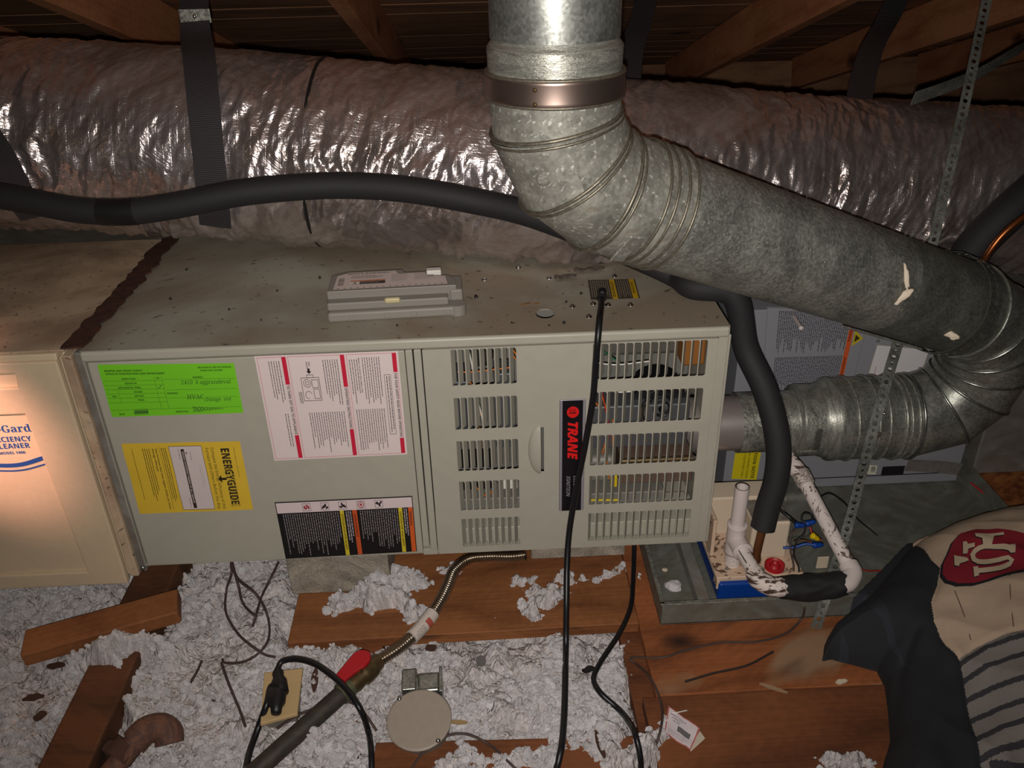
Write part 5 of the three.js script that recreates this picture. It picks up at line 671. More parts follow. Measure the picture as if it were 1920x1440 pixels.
// ---------- cords ----------
const F0 = (px, py, y = 0.006) => onY(px, py, y);
{
  const c1 = thing('power_cord', 'thick black cord plugged into the furnace top and hanging down its front', 'cord');
  const pts = [onY(1128, 560, FT + 0.004), onY(1127, 575, FT + 0.014), onY(1124, 600, FT + 0.016), onZ(1121, 635, 0.013), onZ(1117, 680, 0.014), onZ(1112, 745, 0.015), onZ(1098, 830, 0.016), onZ(1080, 920, 0.02), onZ(1067, 1000, 0.035), onZ(1063, 1060, 0.06), onZ(1062, 1130, 0.1), lay(1061, 1215, 0.012), lay(1060, 1260, 0.012), lay(1059, 1310, 0.012), lay(1056, 1370, 0.012), lay(1052, 1405, 0.011), lay(1044, 1440, 0.01), lay(1030, 1500, 0.004)];
  part('cable', tube(pts, 0.0054, 140, 12), M.cord, c1); part('bushing', lathe([[0.0054, 0.02], [0.0075, 0.018], [0.0085, 0], [0.006, 0]], onY(1128, 561, FT + 0.001), V(0, 1, 0.25), 16), M.black, c1);
  solo('power_cord', 'black cord from under the furnace curving beside the joist end', 'cord', tube([F0(1190, 1000, 0.05), F0(1189, 1030, 0.03), F0(1187, 1090, 0.01), F0(1182, 1140, 0.008), F0(1160, 1190, 0.008), F0(1145, 1213, 0.01), lay(1126, 1242, 0.007), lay(1113, 1272, 0.007), lay(1124, 1297, 0.007), lay(1160, 1330, 0.007), lay(1178, 1352, 0.008), lay(1192, 1380, 0.008), lay(1200, 1415, 0.008), lay(1202, 1445, 0.004), lay(1200, 1500, 0.004)], 0.0046, 120, 10), M.cord);
  solo('wire', 'thin brown wire kinked on the boards from pan to insulation', 'wire', tube([F0(1509, 1140, 0.05), F0(1503, 1160, 0.012), F0(1475, 1187, 0.004), F0(1420, 1203, 0.003), F0(1350, 1205, 0.003), F0(1290, 1218, 0.003), lay(1240, 1233, 0.002), lay(1180, 1234, 0.003), lay(1190, 1243, 0.003), lay(1220, 1272, 0.002), lay(1240, 1320, 0.002), lay(1238, 1370, 0.002), lay(1222, 1420, 0.002), lay(1210, 1480, 0.002)], 0.0021, 160, 8), M.brownWire);
  solo('wire', 'dark thin wire lying along the plank seam', 'wire', tube([F0(1450, 1222, 0.003), F0(1400, 1248, 0.003), F0(1340, 1262, 0.003), F0(1285, 1278, 0.004)], 0.0019, 60, 8), std({ color: 0x2e2522, roughness: 0.7 }));
  solo('wire', 'thin brown wire arching beside the round box cover', 'wire', tube([lay(760, 1460, 0.004), lay(790, 1415, 0.012), lay(825, 1385, 0.02), lay(870, 1376, 0.018), lay(915, 1395, 0.008), lay(955, 1430, 0.003), lay(980, 1455, 0.003)], 0.002, 60, 8), M.brownWire);
  const bw = (pts, label) => solo('wire', label, 'wire', tube(pts.map(([x, y, h]) => (h >= 0.05 ? F0(x, y, h) : lay(x, y, 0.004 + h * 0.3))), 0.0022, 90, 8), M.brownWire);
  bw([[433, 1055, 0.07], [434, 1075, 0.06], [425, 1105, 0.04], [423, 1145, 0.03], [440, 1180, 0.025], [470, 1210, 0.025], [498, 1228, 0.02], [516, 1232, 0.018]], 'brown thermostat wire looping below the furnace corner');
  bw([[434, 1057, 0.07], [445, 1085, 0.06], [480, 1115, 0.05], [500, 1150, 0.04], [505, 1190, 0.03], [490, 1220, 0.03], [460, 1240, 0.03], [420, 1242, 0.02], [417, 1236, 0.018]], 'brown thermostat wire making the wide oval loop');
  bw([[435, 1056, 0.07], [447, 1100, 0.05], [455, 1130, 0.045], [470, 1148, 0.04], [482, 1156, 0.03]], 'short brown thermostat wire inside the wide oval loop');
  bw([[522, 1055, 0.06], [505, 1090, 0.05], [490, 1120, 0.045], [480, 1155, 0.035], [474, 1175, 0.02]], 'brown wire stub slanting down from the furnace bottom');
  bw([[415, 1243, 0.02], [430, 1285, 0.02], [447, 1325, 0.025], [460, 1362, 0.02]], 'brown wire end running straight toward the beige cover plate');
  bw([[378, 1240, 0.022], [370, 1258, 0.022], [358, 1279, 0.018]], 'short cut brown wire bit lying alone on insulation');
  bw([[520, 1366, 0.02], [550, 1345, 0.025], [585, 1330, 0.03], [630, 1315, 0.02], [660, 1318, 0.02], [685, 1340, 0.03], [706, 1370, 0.02]], 'brown wire crossing under the black iron pipe');
}
// ---------- gas line ----------
{
  const gl = thing('gas_connector', 'corrugated stainless gas connector curving out from under the furnace', 'gas hose');
  const P = [F0(985, 1040, 0.075), F0(960, 1043, 0.07), F0(915, 1043, 0.065), F0(878, 1048, 0.06), F0(853, 1068, 0.055), F0(840, 1098, 0.05), F0(825, 1128, 0.045), F0(802, 1162, 0.04), F0(775, 1192, 0.036), F0(745, 1217, 0.034), F0(712, 1238, 0.032)], c = new THREE.CatmullRomCurve3(P, false, 'centripetal'), L = c.getLength(), n = 640, g = new THREE.TubeGeometry(c, n, 1, 18), p = g.attributes.position;
  for (let i = 0; i <= n; i++) { const ctr = c.getPointAt(i / n); const s = i / n * L; const r = 0.0095 + 0.0016 * Math.cos(s / 0.0046 * 2 * Math.PI); for (let j = 0; j <= 18; j++) { const k = i * 19 + j; const v = V().fromBufferAttribute(p, k).sub(ctr).multiplyScalar(r).add(ctr); p.setXYZ(k, v.x, v.y, v.z); } } g.computeVertexNormals();
  part('corrugated_hose', g, M.steel, gl);
  const T_tag = ctex(128, 256, (c2, w, h) => { c2.fillStyle = '#cfc3ba'; c2.fillRect(0, 0, w, h); c2.fillStyle = '#b0564a'; c2.fillRect(30, 40, 20, 200); lines(c2, 60, 20, 50, 20, 11, 4, '#8a7f78'); });
  part('label_sleeve', tube([0.66, 0.7, 0.74, 0.78, 0.82].map((t) => c.getPointAt(t)), 0.0128, 20, 18), std({ map: rep(T_tag, 14, 12), roughness: 0.35 }), gl, 'clear label sleeve with red print');
  const v0 = P.at(-1), v1 = F0(640, 1302, 0.03), d = norm(v0, v1); const at = (k) => v0.clone().lerp(v1, k);
  const vv = thing('gas_valve', 'brass gas shutoff valve with red handle below the furnace', 'valve');
  part('flare_nut', cyl(at(0.12), d, 0.013, 0.0185, 0.02, 6), M.brass, vv); part('collar', cyl(at(0.27), d, 0.017, 0.017, 0.012, 24), M.brass, vv); part('body', lathe([[0.013, -0.026], [0.018, -0.022], [0.0185, -0.008], [0.015, -0.004], [0.0165, 0.01], [0.0135, 0.024]], at(0.55), d, 24), M.brass, vv); part('hex_end', cyl(at(0.9), d, 0.0175, 0.0175, 0.022, 6), std({ color: 0x6e6f56, roughness: 0.5, metalness: 0.6 }), vv);
  const hs = new THREE.Shape(); hs.moveTo(-0.034, -0.007); hs.quadraticCurveTo(-0.012, -0.008, 0, -0.013); hs.quadraticCurveTo(0.018, -0.016, 0.024, -0.004); hs.quadraticCurveTo(0.026, 0.01, 0.01, 0.014); hs.quadraticCurveTo(-0.012, 0.012, -0.034, 0.008); hs.closePath();
  const hg = new THREE.ExtrudeGeometry(hs, { depth: 0.004, bevelEnabled: true, bevelSize: 0.002, bevelThickness: 0.002, bevelSegments: 3 }); hg.rotateX(-Math.PI / 2); const hm = part('handle', metreUV(hg), M.red, vv, 'red lever handle'); hm.position.copy(at(0.48)).add(V(-0.006, 0.022, -0.006)); hm.rotation.y = Math.atan2(d.z, -d.x) * -1 + Math.PI * 0 ; hm.rotation.set(0.15, Math.atan2(-d.z, d.x) + Math.PI, 0); part('stem', cyl(at(0.5).add(V(0, 0.016, 0)), V(0, 1, 0), 0.006, 0.006, 0.016, 12), M.brass, vv); 
  const e = lay(430, 1490, 0.008); solo('iron_pipe', 'black iron gas pipe slanting through insulation toward the camera', 'pipe', rod(v1, e, 0.0145, 24), M.iron);
}
// ---------- round box, plate, plug, fittings ----------
{
  const jb = thing('junction_box', 'round grey electrical box cover standing in the insulation', 'junction box'); const q = F0(786, 1350, 0.035); jb.position.copy(q); jb.rotation.set(0.2, 0, 0.04);
  const gm = std({ map: rep(T.paint, 6), color: 0xe8dcdc, roughness: 0.5 });
  part('cover', lathe([[0.0001, 0.003], [0.046, 0.003], [0.0495, 0.002], [0.05, 0], [0.049, -0.001], [0.0001, -0.001]], V(0, 0, 0), V(0, 1, 0), 48), gm, jb); part('box', cyl(V(0, -0.021, 0), V(0, 1, 0), 0.043, 0.045, 0.04, 8), M.galv, jb);
  for (const [x, z] of [[-0.032, -0.036], [0.03, 0.036]]) part('screw', lathe([[0.0001, 0.003], [0.003, 0.0025], [0.004, 0]], V(x, 0.003, z), V(0, 1, 0), 12), M.chrome, jb);
  const cf = thing('conduit_fitting', 'shiny square metal conduit fitting above the round box cover', 'fitting'); const f = F0(797, 1300, 0.02); cf.position.copy(f); cf.rotation.y = 0.04; part('bracket', merge([rbox(-0.036, -0.012, -0.015, 0.026, -0.03, 0.012, 0.003), rbox(-0.012, 0.026, -0.012, 0.022, -0.024, 0.014, 0.006)]), M.galvShiny, cf); part('locknut', cyl(V(-0.012, 0.004, -0.006), V(1, 0, 0), 0.022, 0.022, 0.005, 8), M.galv, cf); part('plate', rbox(0.024, 0.029, -0.02, 0.026, -0.03, 0.02, 0.001), M.galvShiny, cf);
  const pl = thing('cover_plate', 'beige cover plate lying tilted on the insulation beside the black plug', 'plate'); const corners = [[497, 1263], [566, 1255], [556, 1338], [490, 1356]].map(([x, y]) => onY(x, y, 0.03));
  const sp = new THREE.Shape(corners.map((c) => new THREE.Vector2(c.x, -c.z))); const pg = new THREE.ExtrudeGeometry(sp, { depth: 0.004, bevelEnabled: true, bevelSize: 0.0015, bevelThickness: 0.0015, bevelSegments: 2 }); pg.rotateX(-Math.PI / 2); pg.translate(0, 0.026, 0); part('plate', metreUV(pg), std({ color: 0xc9ab7c, roughness: 0.6, bumpMap: T.speck, bumpScale: 0.0003 }), pl);
  part('box', rbox(corners[0].x + 0.008, corners[2].x - 0.006, -0.03, 0.026, corners[0].z + 0.008, corners[2].z - 0.012, 0.004), M.dirtyMetal, pl);
  const ec = thing('extension_cord', 'black extension cord with its plugs joined on the beige plate', 'cord');
  const A = onY(523, 1262, 0.05), B = onY(520, 1330, 0.045);
  part('plug', lathe([[0.0001, 0.028], [0.006, 0.027], [0.0095, 0.02], [0.0085, 0.012], [0.0125, 0.004], [0.0125, -0.018], [0.0001, -0.02]], onY(524, 1282, 0.047), norm(onY(526, 1290, 0.047), onY(520, 1250, 0.052)), 16), M.black, ec); part('socket', lathe([[0.0001, 0.02], [0.012, 0.019], [0.0145, 0.01], [0.0135, -0.006], [0.009, -0.014], [0.008, -0.024], [0.0001, -0.026]], onY(519, 1312, 0.045), norm(onY(520, 1330, 0.044), onY(522, 1290, 0.047)), 16), M.black, ec);
  part('cable', tube([onY(520, 1256, 0.055), onY(527, 1242, 0.06), onY(550, 1236, 0.065), onY(585, 1243, 0.068), onY(620, 1265, 0.07), onY(650, 1293, 0.07), onY(675, 1330, 0.06), lay(690, 1370, 0.02), lay(696, 1410, 0.006), lay(697, 1470, 0.004)], 0.0047, 90, 10), M.cord, ec);
  part('cable', tube([onY(514, 1284, 0.047), onY(508, 1288, 0.044), onY(500, 1320, 0.042), lay(484, 1365, 0.01), lay(468, 1410, 0.006), lay(458, 1460, 0.004)], 0.0052, 60, 10), M.cord, ec);
  const re = thing('rusty_elbow', 'rusty brown iron pipe elbow half sunk in insulation', 'pipe fitting'); const e0 = F0(225, 1420, 0.015), e1 = F0(262, 1375, 0.03), e2 = F0(300, 1365, 0.035), e3 = F0(318, 1395, 0.02);
  part('elbow', tube([F0(250, 1395, 0.028), e1.clone().add(V(0.01, 0.004, 0)), e2, F0(316, 1375, 0.03), e3], 0.021, 40, 20), M.rust, re); part('pipe', rod(F0(190, 1470, 0.0), F0(252, 1392, 0.028), 0.0165, 18), M.rust, re); part('collar', cyl(F0(232, 1408, 0.02), norm(e0, e1), 0.0235, 0.0225, 0.024, 10), M.rust, re); part('side_boss', cyl(F0(210, 1405, 0.022), V(-0.4, 1, 0), 0.012, 0.010, 0.02, 12), M.rust, re);
  // scrap timber and tag
  const sc = solo('scrap_board', 'loose brown scrap board lying across the insulation', 'board', (() => { const g = rbox(-0.128, 0.128, -0.014, 0.014, -0.03, 0.03, 0.003); return g; })(), M.wood); const m0 = F0(60, 1210, 0.03), m1 = F0(325, 1140, 0.04), mc = m0.clone().lerp(m1, 0.5); sc.position.copy(mc); sc.rotation.set(0.05, Math.atan2(m0.z - m1.z, m1.x - m0.x), 0.05);
  const T_paper = ctex(300, 330, (c, w, h) => { c.fillStyle = '#ded3d6'; c.fillRect(0, 0, w, h); c.strokeStyle = '#c0524c'; c.lineWidth = 10; c.strokeRect(6, 6, w - 12, h - 12); c.fillStyle = '#5c5560'; c.font = 'bold 22px sans-serif'; c.fillText('WHOLE HOUSE', 28, 70); c.fillText('FURNACE', 50, 100); c.fillText('FILTER', 60, 130); c.fillStyle = '#6e6a6c'; c.fillRect(120, 150, 130, 70); lines(c, 30, 240, 230, 5, 14, 5, '#9a9096'); });
  const tg = thing('paper_tag', 'small white printed tag with red border lying on the plank', 'tag'); sheet('tag_sheet', [[1253, 1328], [1312, 1370], [1294, 1411], [1245, 1378]].map(([x, y]) => onY(x, y, 0.006)), paper(T_paper, 0.6), tg, V(0, 0.003, 0), 2, 6); sheet('tag_flap', [[1312, 1372], [1322, 1386], [1295, 1411], [1292, 1405]].map(([x, y], i) => onY(x, y, 0.004)), paper(ctex(16, 16, (c, w, h) => { c.fillStyle = '#cfc3b0'; c.fillRect(0, 0, w, h); }), 0.6), tg, V(0, 0.002, 0), 0, 2); part('string', tube([onY(1253, 1330, 0.009), onY(1262, 1336, 0.012), onY(1288, 1332, 0.01)], 0.001, 20, 6), M.white, tg);
}
// blocks under the furnace
solo('support_block', 'grey masonry block under the furnace beside the warning sticker', 'block', rbox(0.245, 0.432, 0.0, FB - 0.001, -0.22, -0.018, 0.004), M.block);
solo('support_block', 'pale masonry block under the furnace behind the black hanging cord', 'block', rbox(0.70, 0.885, 0.0, FB - 0.001, -0.25, -0.085, 0.004), M.block);
// ---------- loose-fill insulation ----------
{
  const ins = new THREE.Group(); ins.name = 'loose_insulation'; ins.userData = { label: 'fluffy grey-white loose-fill insulation heaped between and over the joists', category: 'insulation', kind: 'stuff' }; scene.add(ins);
  const patch = (x0, x1, z0, z1, nx, nzc, name) => { const pos = [], uv = [], idx = []; for (let j = 0; j <= nzc; j++) for (let i = 0; i <= nx; i++) { const x = lerp(x0, x1, i / nx), z = lerp(z0, z1, j / nzc); const h = H(x, z); pos.push(x + nz(x * 160, z * 160, 8) * 0.003, h, z + nz(x * 160, z * 160, 12) * 0.003); uv.push(x, z); } for (let j = 0; j < nzc; j++) for (let i = 0; i < nx; i++) { const a = j * (nx + 1) + i; idx.push(a, a + nx + 1, a + 1, a + 1, a + nx + 1, a + nx + 2); } const g = new THREE.BufferGeometry(); g.setAttribute('position', new THREE.Float32BufferAttribute(pos, 3)); g.setAttribute('uv', new THREE.Float32BufferAttribute(uv, 2)); g.setIndex(idx); g.computeVertexNormals(); part(name, g, M.fluff, ins); };
  patch(-0.75, 1.35, -0.3, 0.68, 640, 320, 'bed');
  { const pos = [], uv = [], idx = [], n = 90; for (let j = 0; j <= n; j++) for (let i = 0; i <= n; i++) { const x = lerp(-2.95, 4.15, i / n), z = lerp(-3.1, 3.1, j / n); pos.push(x, -0.075 + fbm(x * 3, z * 3, 1, 4) * 0.03, z); uv.push(x, z); } for (let j = 0; j < n; j++) for (let i = 0; i < n; i++) { const a = j * (n + 1) + i; idx.push(a, a + n + 1, a + 1, a + 1, a + n + 1, a + n + 2); } const g = new THREE.BufferGeometry(); g.setAttribute('position', new THREE.Float32BufferAttribute(pos, 3)); g.setAttribute('uv', new THREE.Float32BufferAttribute(uv, 2)); g.setIndex(idx); g.computeVertexNormals(); part('far_bed', g, M.fluff, ins); }
  for (let v = 0; v < 3; v++) { const g0 = new THREE.IcosahedronGeometry(1, 3), p = g0.attributes.position; for (let i = 0; i < p.count; i++) { const x = p.getX(i), y = p.getY(i), z = p.getZ(i); const k = 0.75 + (1 - Math.abs(fbm(x * 1.8 + v * 9, y * 1.8, z * 1.8, 3)) * 2.8) * 0.4 + nz(x * 6, y * 6, z * 6 + v) * 0.22; p.setXYZ(i, x * k, y * k * 0.8, z * k); } g0.computeVertexNormals();
    const N = 9000, im = new THREE.InstancedMesh(g0, std({ color: 0xffffff, roughness: 1 }), N); im.name = 'tufts'; im.userData.kind = 'stuff'; shade(im); const m = new THREE.Matrix4(), q = new THREE.Quaternion(), e = new THREE.Euler(), col = new THREE.Color(); let k = 0, guard = 0;
    while (k < N && guard++ < 200000) { const x = rr(-0.62, 1.3), z = rr(-0.2, 0.55), h = H(x, z); if (h < -0.02) continue; const dens = sstep(fbm(x * 9, z * 9, 20, 2), -0.3, 0.25); if (rnd() > dens) continue; const s = 0.0013 + Math.pow(rnd(), 4) * 0.0062; e.set(rnd() * 6, rnd() * 6, rnd() * 6); m.compose(V(x, h + s * rr(-0.3, 0.5), z), q.setFromEuler(e), V(s * rr(0.7, 1.5), s * rr(0.6, 1.1), s * rr(0.7, 1.5))); im.setMatrixAt(k, m); const w = rr(0.5, 0.68); col.setRGB(w, w * 0.965, w * 0.985); im.setColorAt(k, col); k++; }
    im.count = k; ins.add(im); }
  // dark crumbs and bark bits
  const crumb = (px, py, l, w, rot, m, label) => { const q0 = onY(px, py, 0.01); const y = Math.max(H(q0.x, q0.z), 0.001) + 0.002; const q = onY(px, py, y); const g = new THREE.BoxGeometry(l, 0.003, w, 8, 1, 4), p = g.attributes.position; for (let i = 0; i < p.count; i++) { const x = p.getX(i), k = 1 - Math.pow(Math.abs(x) / (l / 2), 2) * 0.75; p.setXYZ(i, x, p.getY(i) + nz(x * 90, px, py) * 0.004, p.getZ(i) * k * (1 + nz(x * 120, py, 2) * 0.6)); } g.computeVertexNormals(); const s = solo('bark_chip', label, 'chip', g, m); s.position.set(q.x, y, q.z); s.rotation.y = rot; };
  crumb(62, 1308, 0.034, 0.012, 0.15, M.rust, 'brown leaf-like chip on insulation near the thick joist'); crumb(75, 1342, 0.02, 0.016, 0.5, M.rust, 'ragged brown chip just below the leaf-like chip'); crumb(105, 1248, 0.03, 0.014, 0.05, M.rust, 'flat brown chip between scrap board and joist'); crumb(902, 1240, 0.016, 0.02, 0.4, std({ color: 0x6e6a68, roughness: 0.7 }), 'crumpled grey scrap on insulation below the floorboard'); crumb(1103, 1255, 0.022, 0.012, 0.2, M.black, 'black torn scrap beside the looping black cord'); crumb(860, 1354, 0.028, 0.007, -0.1, std({ color: 0xa98c62, roughness: 0.8 }), 'pale wood splinter beside the round box cover'); crumb(590, 1275, 0.012, 0.05, 0.1, M.rust, 'brown bark sliver beside the beige plate'); crumb(1125, 1395, 0.01, 0.05, 0.15, M.rust, 'dark bark sliver near the bottom plank'); crumb(808, 1215, 0.02, 0.014, 0.3, M.rust, 'reddish chip under the gas connector sleeve'); crumb(1450, 1290, 0.045, 0.006, -0.5, std({ color: 0xa5876a, roughness: 0.8 }), 'pale splinter on the stained plank'); crumb(1578, 1278, 0.02, 0.008, 0.05, M.beige, 'small pale chip on the stained plank near the jersey sleeve');
}
// ---------- jersey ----------
{
  const outl = [[1546, 1222, 0.02], [1552, 1185, 0.03], [1566, 1160, 0.035], [1605, 1118, 0.05], [1650, 1068, 0.06], [1700, 1016, 0.06], [1760, 988, 0.065], [1840, 968, 0.065], [1920, 961, 0.065], [2020, 970, 0.065], [2110, 1060, 0.06], [2140, 1250, 0.05], [2120, 1500, 0.02], [1900, 1560, 0.0], [1640, 1540, 0.0], [1655, 1440, 0.0], [1668, 1390, 0.0], [1664, 1330, 0.0], [1658, 1285, 0.0], [1645, 1258, 0.0], [1600, 1246, 0.0], [1560, 1236, 0.0]].map(([x, y, h]) => onY(x, y, h)).map((p) => [p.x, p.z]);
  const inside = (x, z) => { let c = false, d = 9; for (let i = 0, j = outl.length - 1; i < outl.length; j = i++) { const [xi, zi] = outl[i], [xj, zj] = outl[j]; if (zi > z !== zj > z && x < (xj - xi) * (z - zi) / (zj - zi) + xi) c = !c; const t = clamp(((x - xi) * (xj - xi) + (z - zi) * (zj - zi)) / ((xj - xi) ** 2 + (zj - zi) ** 2), 0, 1); d = Math.min(d, Math.hypot(x - xi - t * (xj - xi), z - zi - t * (zj - zi))); } return c ? d : -d; };
  const q = (px, py) => { let y = 0.1; for (let k = 0; k < 5; k++) { const p = onY(px, py, y); y = clamp(hgt(p.x, p.z), 0, 0.4); } const p = onY(px, py, y); return [p.x, p.z]; };
  const sdl = (line) => (x, z) => { let best = 9, s = 1; for (let i = 0; i < line.length - 1; i++) { const [ax, az] = line[i], [bx, bz] = line[i + 1]; const t = clamp(((x - ax) * (bx - ax) + (z - az) * (bz - az)) / ((bx - ax) ** 2 + (bz - az) ** 2), 0, 1); const d = Math.hypot(x - ax - t * (bx - ax), z - az - t * (bz - az)); if (d < best) { best = d; s = Math.sign((bx - ax) * (z - az) - (bz - az) * (x - ax)); } } return best * s; };
  function hgt(x, z) { const d = inside(x, z); const base = x < 1.665 && z < 0.11 ? 0.054 : 0; if (d <= 0) return base - 0.004; const body = sstep(x, 1.25, 1.55); const R = lerp(0.07, 0.16, body), top = lerp(0.075, 0.17, body); const t = clamp(d / R, 0, 1); let h = top * Math.sqrt(1 - (1 - t) ** 2); h += (fbm(x * 7 + z * 3, z * 4, 3, 3) * 0.035 + (1 - Math.abs(nz(x * 9 - z * 7, z * 3, 5)) * 2.5) * 0.006 + nz(x * 22, z * 22, 1) * 0.003) * sstep(t, 0.1, 0.8); return Math.max(h, base); }
  const arm = sdl([[1700, 960], [1724, 1022], [1748, 1048], [1764, 1062], [1758, 1095], [1747, 1125], [1752, 1160], [1772, 1205], [1800, 1232], [1806, 1262], [1813, 1310], [1828, 1370], [1838, 1440], [1845, 1520]].map(([a, b]) => q(a, b)));
  const hem = sdl([[1700, 1300], [1790, 1238], [1830, 1212], [1870, 1192], [1920, 1178], [1990, 1170], [2100, 1170]].map(([a, b]) => q(a, b)));
  const cuff = sdl([[1540, 1150], [1575, 1180], [1610, 1202], [1640, 1225], [1665, 1262]].map(([a, b]) => q(a, b)));
  const crease = sdl([[1718, 1180], [1700, 1225], [1688, 1270], [1678, 1330], [1668, 1400]].map(([a, b]) => q(a, b)));
  const stripeLines = [[[1800, 1243], [1850, 1212], [1920, 1190], [2050, 1178]], [[1806, 1276], [1850, 1248], [1920, 1225], [2050, 1212]], [[1812, 1312], [1860, 1290], [1920, 1270], [2050, 1255]], [[1822, 1350], [1870, 1330], [1920, 1312], [2050, 1295]], [[1834, 1382], [1880, 1362], [1920, 1350], [2050, 1335]], [[1840, 1422], [1885, 1402], [1920, 1394], [2050, 1380]], [[1850, 1460], [1900, 1440], [2050, 1420]]].map((l) => sdl(l.map(([a, b]) => q(a, b))));
  const je = thing('jersey', 'dark sleeved jersey with cream back, red oval emblem and grey striped hem', 'jersey');
  const x0 = Math.min(...outl.map((p) => p[0])) - 0.01, x1 = Math.max(...outl.map((p) => p[0])) + 0.01, z0 = Math.min(...outl.map((p) => p[1])) - 0.01, z1 = Math.max(...outl.map((p) => p[1])) + 0.01, NX = 300, NZ = 300;
  const groups = { sleeve: [], yoke: [], waist: [], cuff: [], stripe: [] }; const gx = [], mat = {};
  for (let j = 0; j <= NZ; j++) for (let i = 0; i <= NX; i++) { const x = lerp(x0, x1, i / NX), z = lerp(z0, z1, j / NZ); let h = hgt(x, z); if (h > 0) { const c = Math.abs(crease(x, z)); h -= 0.008 * Math.exp(-c * c / 0.00006); const s = Math.abs(arm(x, z)); h -= 0.004 * Math.exp(-s * s / 0.00003); const e = Math.abs(hem(x, z)); if (arm(x, z) < 0) h -= 0.004 * Math.exp(-e * e / 0.00003); } gx.push(V(x, h, z)); }
  const SA = Math.sign(arm(...q(1850, 1100))) || 1, SH = Math.sign(hem(...q(1850, 1300))) || 1, SC = Math.sign(cuff(...q(1570, 1215))) || 1;
  const which = (x, z) => { if (arm(x, z) * SA < 0) return cuff(x, z) * SC > 0 && x < q(1660, 1240)[0] ? 'cuff' : 'sleeve'; if (hem(x, z) * SH < 0) return 'yoke'; for (const s of stripeLines) if (Math.abs(s(x, z)) < 0.0042) return 'stripe'; return 'waist'; };
  for (let j = 0; j < NZ; j++) for (let i = 0; i < NX; i++) { const a = j * (NX + 1) + i, id = [[a, a + NX + 1, a + 1], [a + 1, a + NX + 1, a + NX + 2]]; for (const t of id) { if (t.every((k) => inside(gx[k].x, gx[k].z) <= 0)) continue; const cx = (gx[t[0]].x + gx[t[1]].x + gx[t[2]].x) / 3, cz = (gx[t[0]].z + gx[t[1]].z + gx[t[2]].z) / 3; groups[which(cx, cz)].push(...t); } }
  const full = new THREE.BufferGeometry().setFromPoints(gx); full.setIndex(Object.values(groups).flat()); full.computeVertexNormals();
  const cl = (c, r = 0.9) => std({ color: c, roughness: r, bumpMap: rep(T.cloth, 12), bumpScale: 0.0006, side: THREE.DoubleSide });
  const mats = { sleeve: cl(0x25272b), yoke: cl(0xc3ab93), waist: cl(0x8b847f), cuff: cl(0x2c3038), stripe: cl(0x3c3b3f) }; const nm = { sleeve: 'black_sleeve', yoke: 'cream_back', waist: 'striped_hem', cuff: 'cuff', stripe: 'dark_stripe' };
  for (const [k, ids] of Object.entries(groups)) { const map = new Map(), pos = [], nor = [], uv = [], idx = []; for (const i of ids) { if (!map.has(i)) { map.set(i, pos.length / 3); pos.push(...gx[i].toArray()); nor.push(full.attributes.normal.getX(i), full.attributes.normal.getY(i), full.attributes.normal.getZ(i)); uv.push(gx[i].x, gx[i].z); } idx.push(map.get(i)); } const g = new THREE.BufferGeometry(); g.setAttribute('position', new THREE.Float32BufferAttribute(pos, 3)); g.setAttribute('normal', new THREE.Float32BufferAttribute(nor, 3)); g.setAttribute('uv', new THREE.Float32BufferAttribute(uv, 2)); g.setIndex(idx); part(nm[k], g, mats[k], je); }
  // emblem: stitched patches that follow the cloth
  const hy = (x, z) => hgt(x, z);
  const patchOf = (poly, lift, m, name, label) => { const pts = poly.map(([a, b]) => q(a, b)); const shp = new THREE.Shape(pts.map(([x, z]) => new THREE.Vector2(x, z))); const bx = pts.map((p) => p[0]), bz = pts.map((p) => p[1]), a0 = Math.min(...bx), a1 = Math.max(...bx), b0 = Math.min(...bz), b1 = Math.max(...bz); const ins = (x, z) => { let c = false; for (let i = 0, j = pts.length - 1; i < pts.length; j = i++) { const [xi, zi] = pts[i], [xj, zj] = pts[j]; if (zi > z !== zj > z && x < (xj - xi) * (z - zi) / (zj - zi) + xi) c = !c; } return c; };
    let g = new THREE.ShapeGeometry(shp, 12); // refine by splitting long edges
    let tri = []; const P = g.attributes.position, I = g.index.array; for (let i = 0; i < I.length; i += 3) tri.push([0, 1, 2].map((k) => [P.getX(I[i + k]), P.getY(I[i + k])])); for (let pass = 0; pass < 9; pass++) { const out = []; let split = false; for (const t of tri) { const l = [0, 1, 2].map((k) => Math.hypot(t[k][0] - t[(k + 1) % 3][0], t[k][1] - t[(k + 1) % 3][1])); const k = l.indexOf(Math.max(...l)); if (l[k] > 0.011) { const A = t[k], B = t[(k + 1) % 3], C = t[(k + 2) % 3], Md = [(A[0] + B[0]) / 2, (A[1] + B[1]) / 2]; out.push([A, Md, C], [Md, B, C]); split = true; } else out.push(t); } tri = out; if (!split) break; }
    const pos = [], uv = []; for (const t of tri) for (const [x, z] of [t[0], t[2], t[1]]) { pos.push(x, hy(x, z) + lift, z); uv.push(x, z); } const gg = new THREE.BufferGeometry(); gg.setAttribute('position', new THREE.Float32BufferAttribute(pos, 3)); gg.setAttribute('uv', new THREE.Float32BufferAttribute(uv, 2)); const qg = mergeVertices(gg, 1e-5); qg.computeVertexNormals(); part(name, qg, m, je, label); };
  const oval = [[1766, 1080], [1768, 1060], [1777, 1042], [1786, 1020], [1800, 1004], [1830, 996], [1868, 995], [1915, 1003], [1960, 1016], [1990, 1040], [1985, 1060], [1950, 1066], [1915, 1072], [1880, 1080], [1850, 1090], [1825, 1097], [1795, 1098], [1775, 1092]];
  const sc = (l, k, dx = 0, dy = 0) => l.map(([x, y]) => [1868 + (x - 1868) * k + dx, 1046 + (y - 1046) * k + dy]);
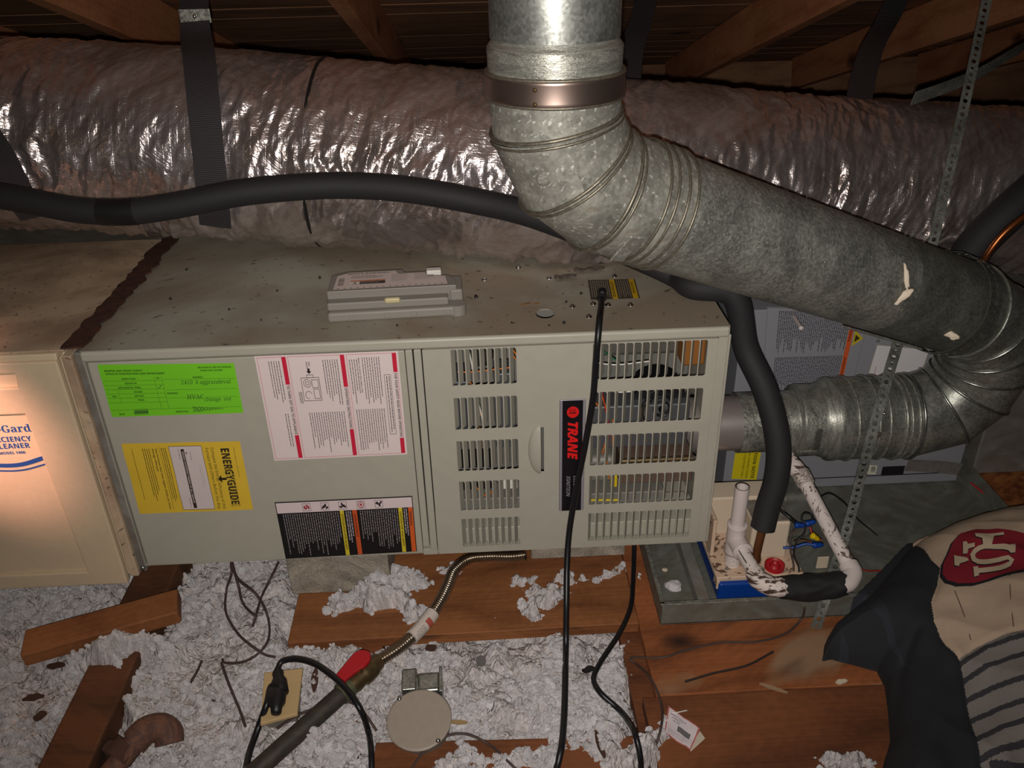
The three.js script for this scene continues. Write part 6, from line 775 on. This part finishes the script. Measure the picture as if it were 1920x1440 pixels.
  patchOf(sc(oval, 1.03, -2, 3), 0.003, cl(0x1c1a1e), 'emblem_border', 'black emblem border'); patchOf(oval, 0.0048, cl(0x8c1a2a), 'emblem', 'dark red oval emblem');
  const cr = cl(0xcdb89c), bk = cl(0x1f1a1c);
  const letter = (l) => { patchOf(l.map(([x, y]) => [x - 1, y + 1.5]), 0.0056, bk, 'letter_shadow'); patchOf(l, 0.0066, cr, 'letter', 'cream letter'); };
  const stroke = (mid, w) => { const c = new THREE.CatmullRomCurve3(mid.map(([x, y]) => V(x, y, 0)), false, 'centripetal'); const n = 26, L = [], Rr = []; for (let i = 0; i <= n; i++) { const p = c.getPointAt(i / n), t = c.getTangentAt(i / n); L.push([p.x - t.y * w / 2, p.y + t.x * w / 2]); Rr.push([p.x + t.y * w / 2, p.y - t.x * w / 2]); } return [...L, ...Rr.reverse()]; };
  letter(stroke([[1898, 1038], [1890, 1031], [1865, 1029], [1838, 1031], [1822, 1044], [1826, 1056], [1845, 1059], [1870, 1055], [1890, 1050], [1896, 1058], [1880, 1068], [1855, 1073], [1826, 1076]], 9)); letter([[1823, 1068], [1832, 1067], [1834, 1084], [1825, 1087]]); letter([[1893, 1026], [1902, 1025], [1902, 1040], [1895, 1040]]);
  letter([[1826, 1005], [1880, 1003], [1881, 1008], [1862, 1010], [1858, 1026], [1842, 1028], [1840, 1014], [1828, 1011]]); letter([[1804, 1021], [1811, 1020], [1813, 1025], [1826, 1023], [1826, 1030], [1814, 1034], [1812, 1043], [1804, 1044]]); letter([[1787, 1046], [1794, 1048], [1812, 1051], [1815, 1056], [1798, 1062], [1796, 1067], [1788, 1065]]);
  const seam = (l) => part('seam', tube(l.map(([a, b]) => { const [x, z] = q(a, b); return V(x, hy(x, z) + 0.0006, z); }), 0.0008, 40, 6), cl(0x6f5d4e), je);
  seam([[1893, 1078], [1894, 1110], [1900, 1175]]); seam([[1790, 1108], [1806, 1150], [1820, 1200]]);
}
// ---------- clamp lamp outside the frame that warms the cream cabinet ----------
{
  const lp = thing('clamp_lamp', 'metal reflector work lamp clamped to a rafter beyond the cream cabinet', 'lamp'); const at = V(-0.62, 1.0, 0.62), aim = V(-0.235, 0.43, 0.0), d = norm(at, aim);
  part('reflector', lathe([[0.02, -0.05], [0.03, -0.045], [0.06, 0.0], [0.075, 0.05], [0.077, 0.05], [0.061, -0.002], [0.031, -0.048], [0.02, -0.052]], at, d, 36), M.galvShiny, lp);
  part('bulb', new THREE.SphereGeometry(0.028, 20, 14).translate(at.x, at.y, at.z), std({ color: 0xfff0dc, emissive: 0xffd2ac, emissiveIntensity: 3, roughness: 0.4 }), lp);
  part('socket', cyl(at.clone().addScaledVector(d, -0.07), d, 0.018, 0.02, 0.05, 20), M.black, lp);
  part('clamp', tube([at.clone().addScaledVector(d, -0.09), V(-0.72, 1.16, 0.72), V(-0.84, 1.3, 0.76), V(-0.87, 1.4, 0.76)], 0.008, 20, 8), M.black, lp);
  const s = new THREE.SpotLight(0xffc0ae, 6.5, 0, 0.185, 0.6, 2); s.position.copy(at.clone().addScaledVector(d, 0.055)); s.target.position.copy(aim); s.castShadow = true; s.shadow.radius = 1.6; scene.add(s, s.target);
}
renderer.render(scene, camera);
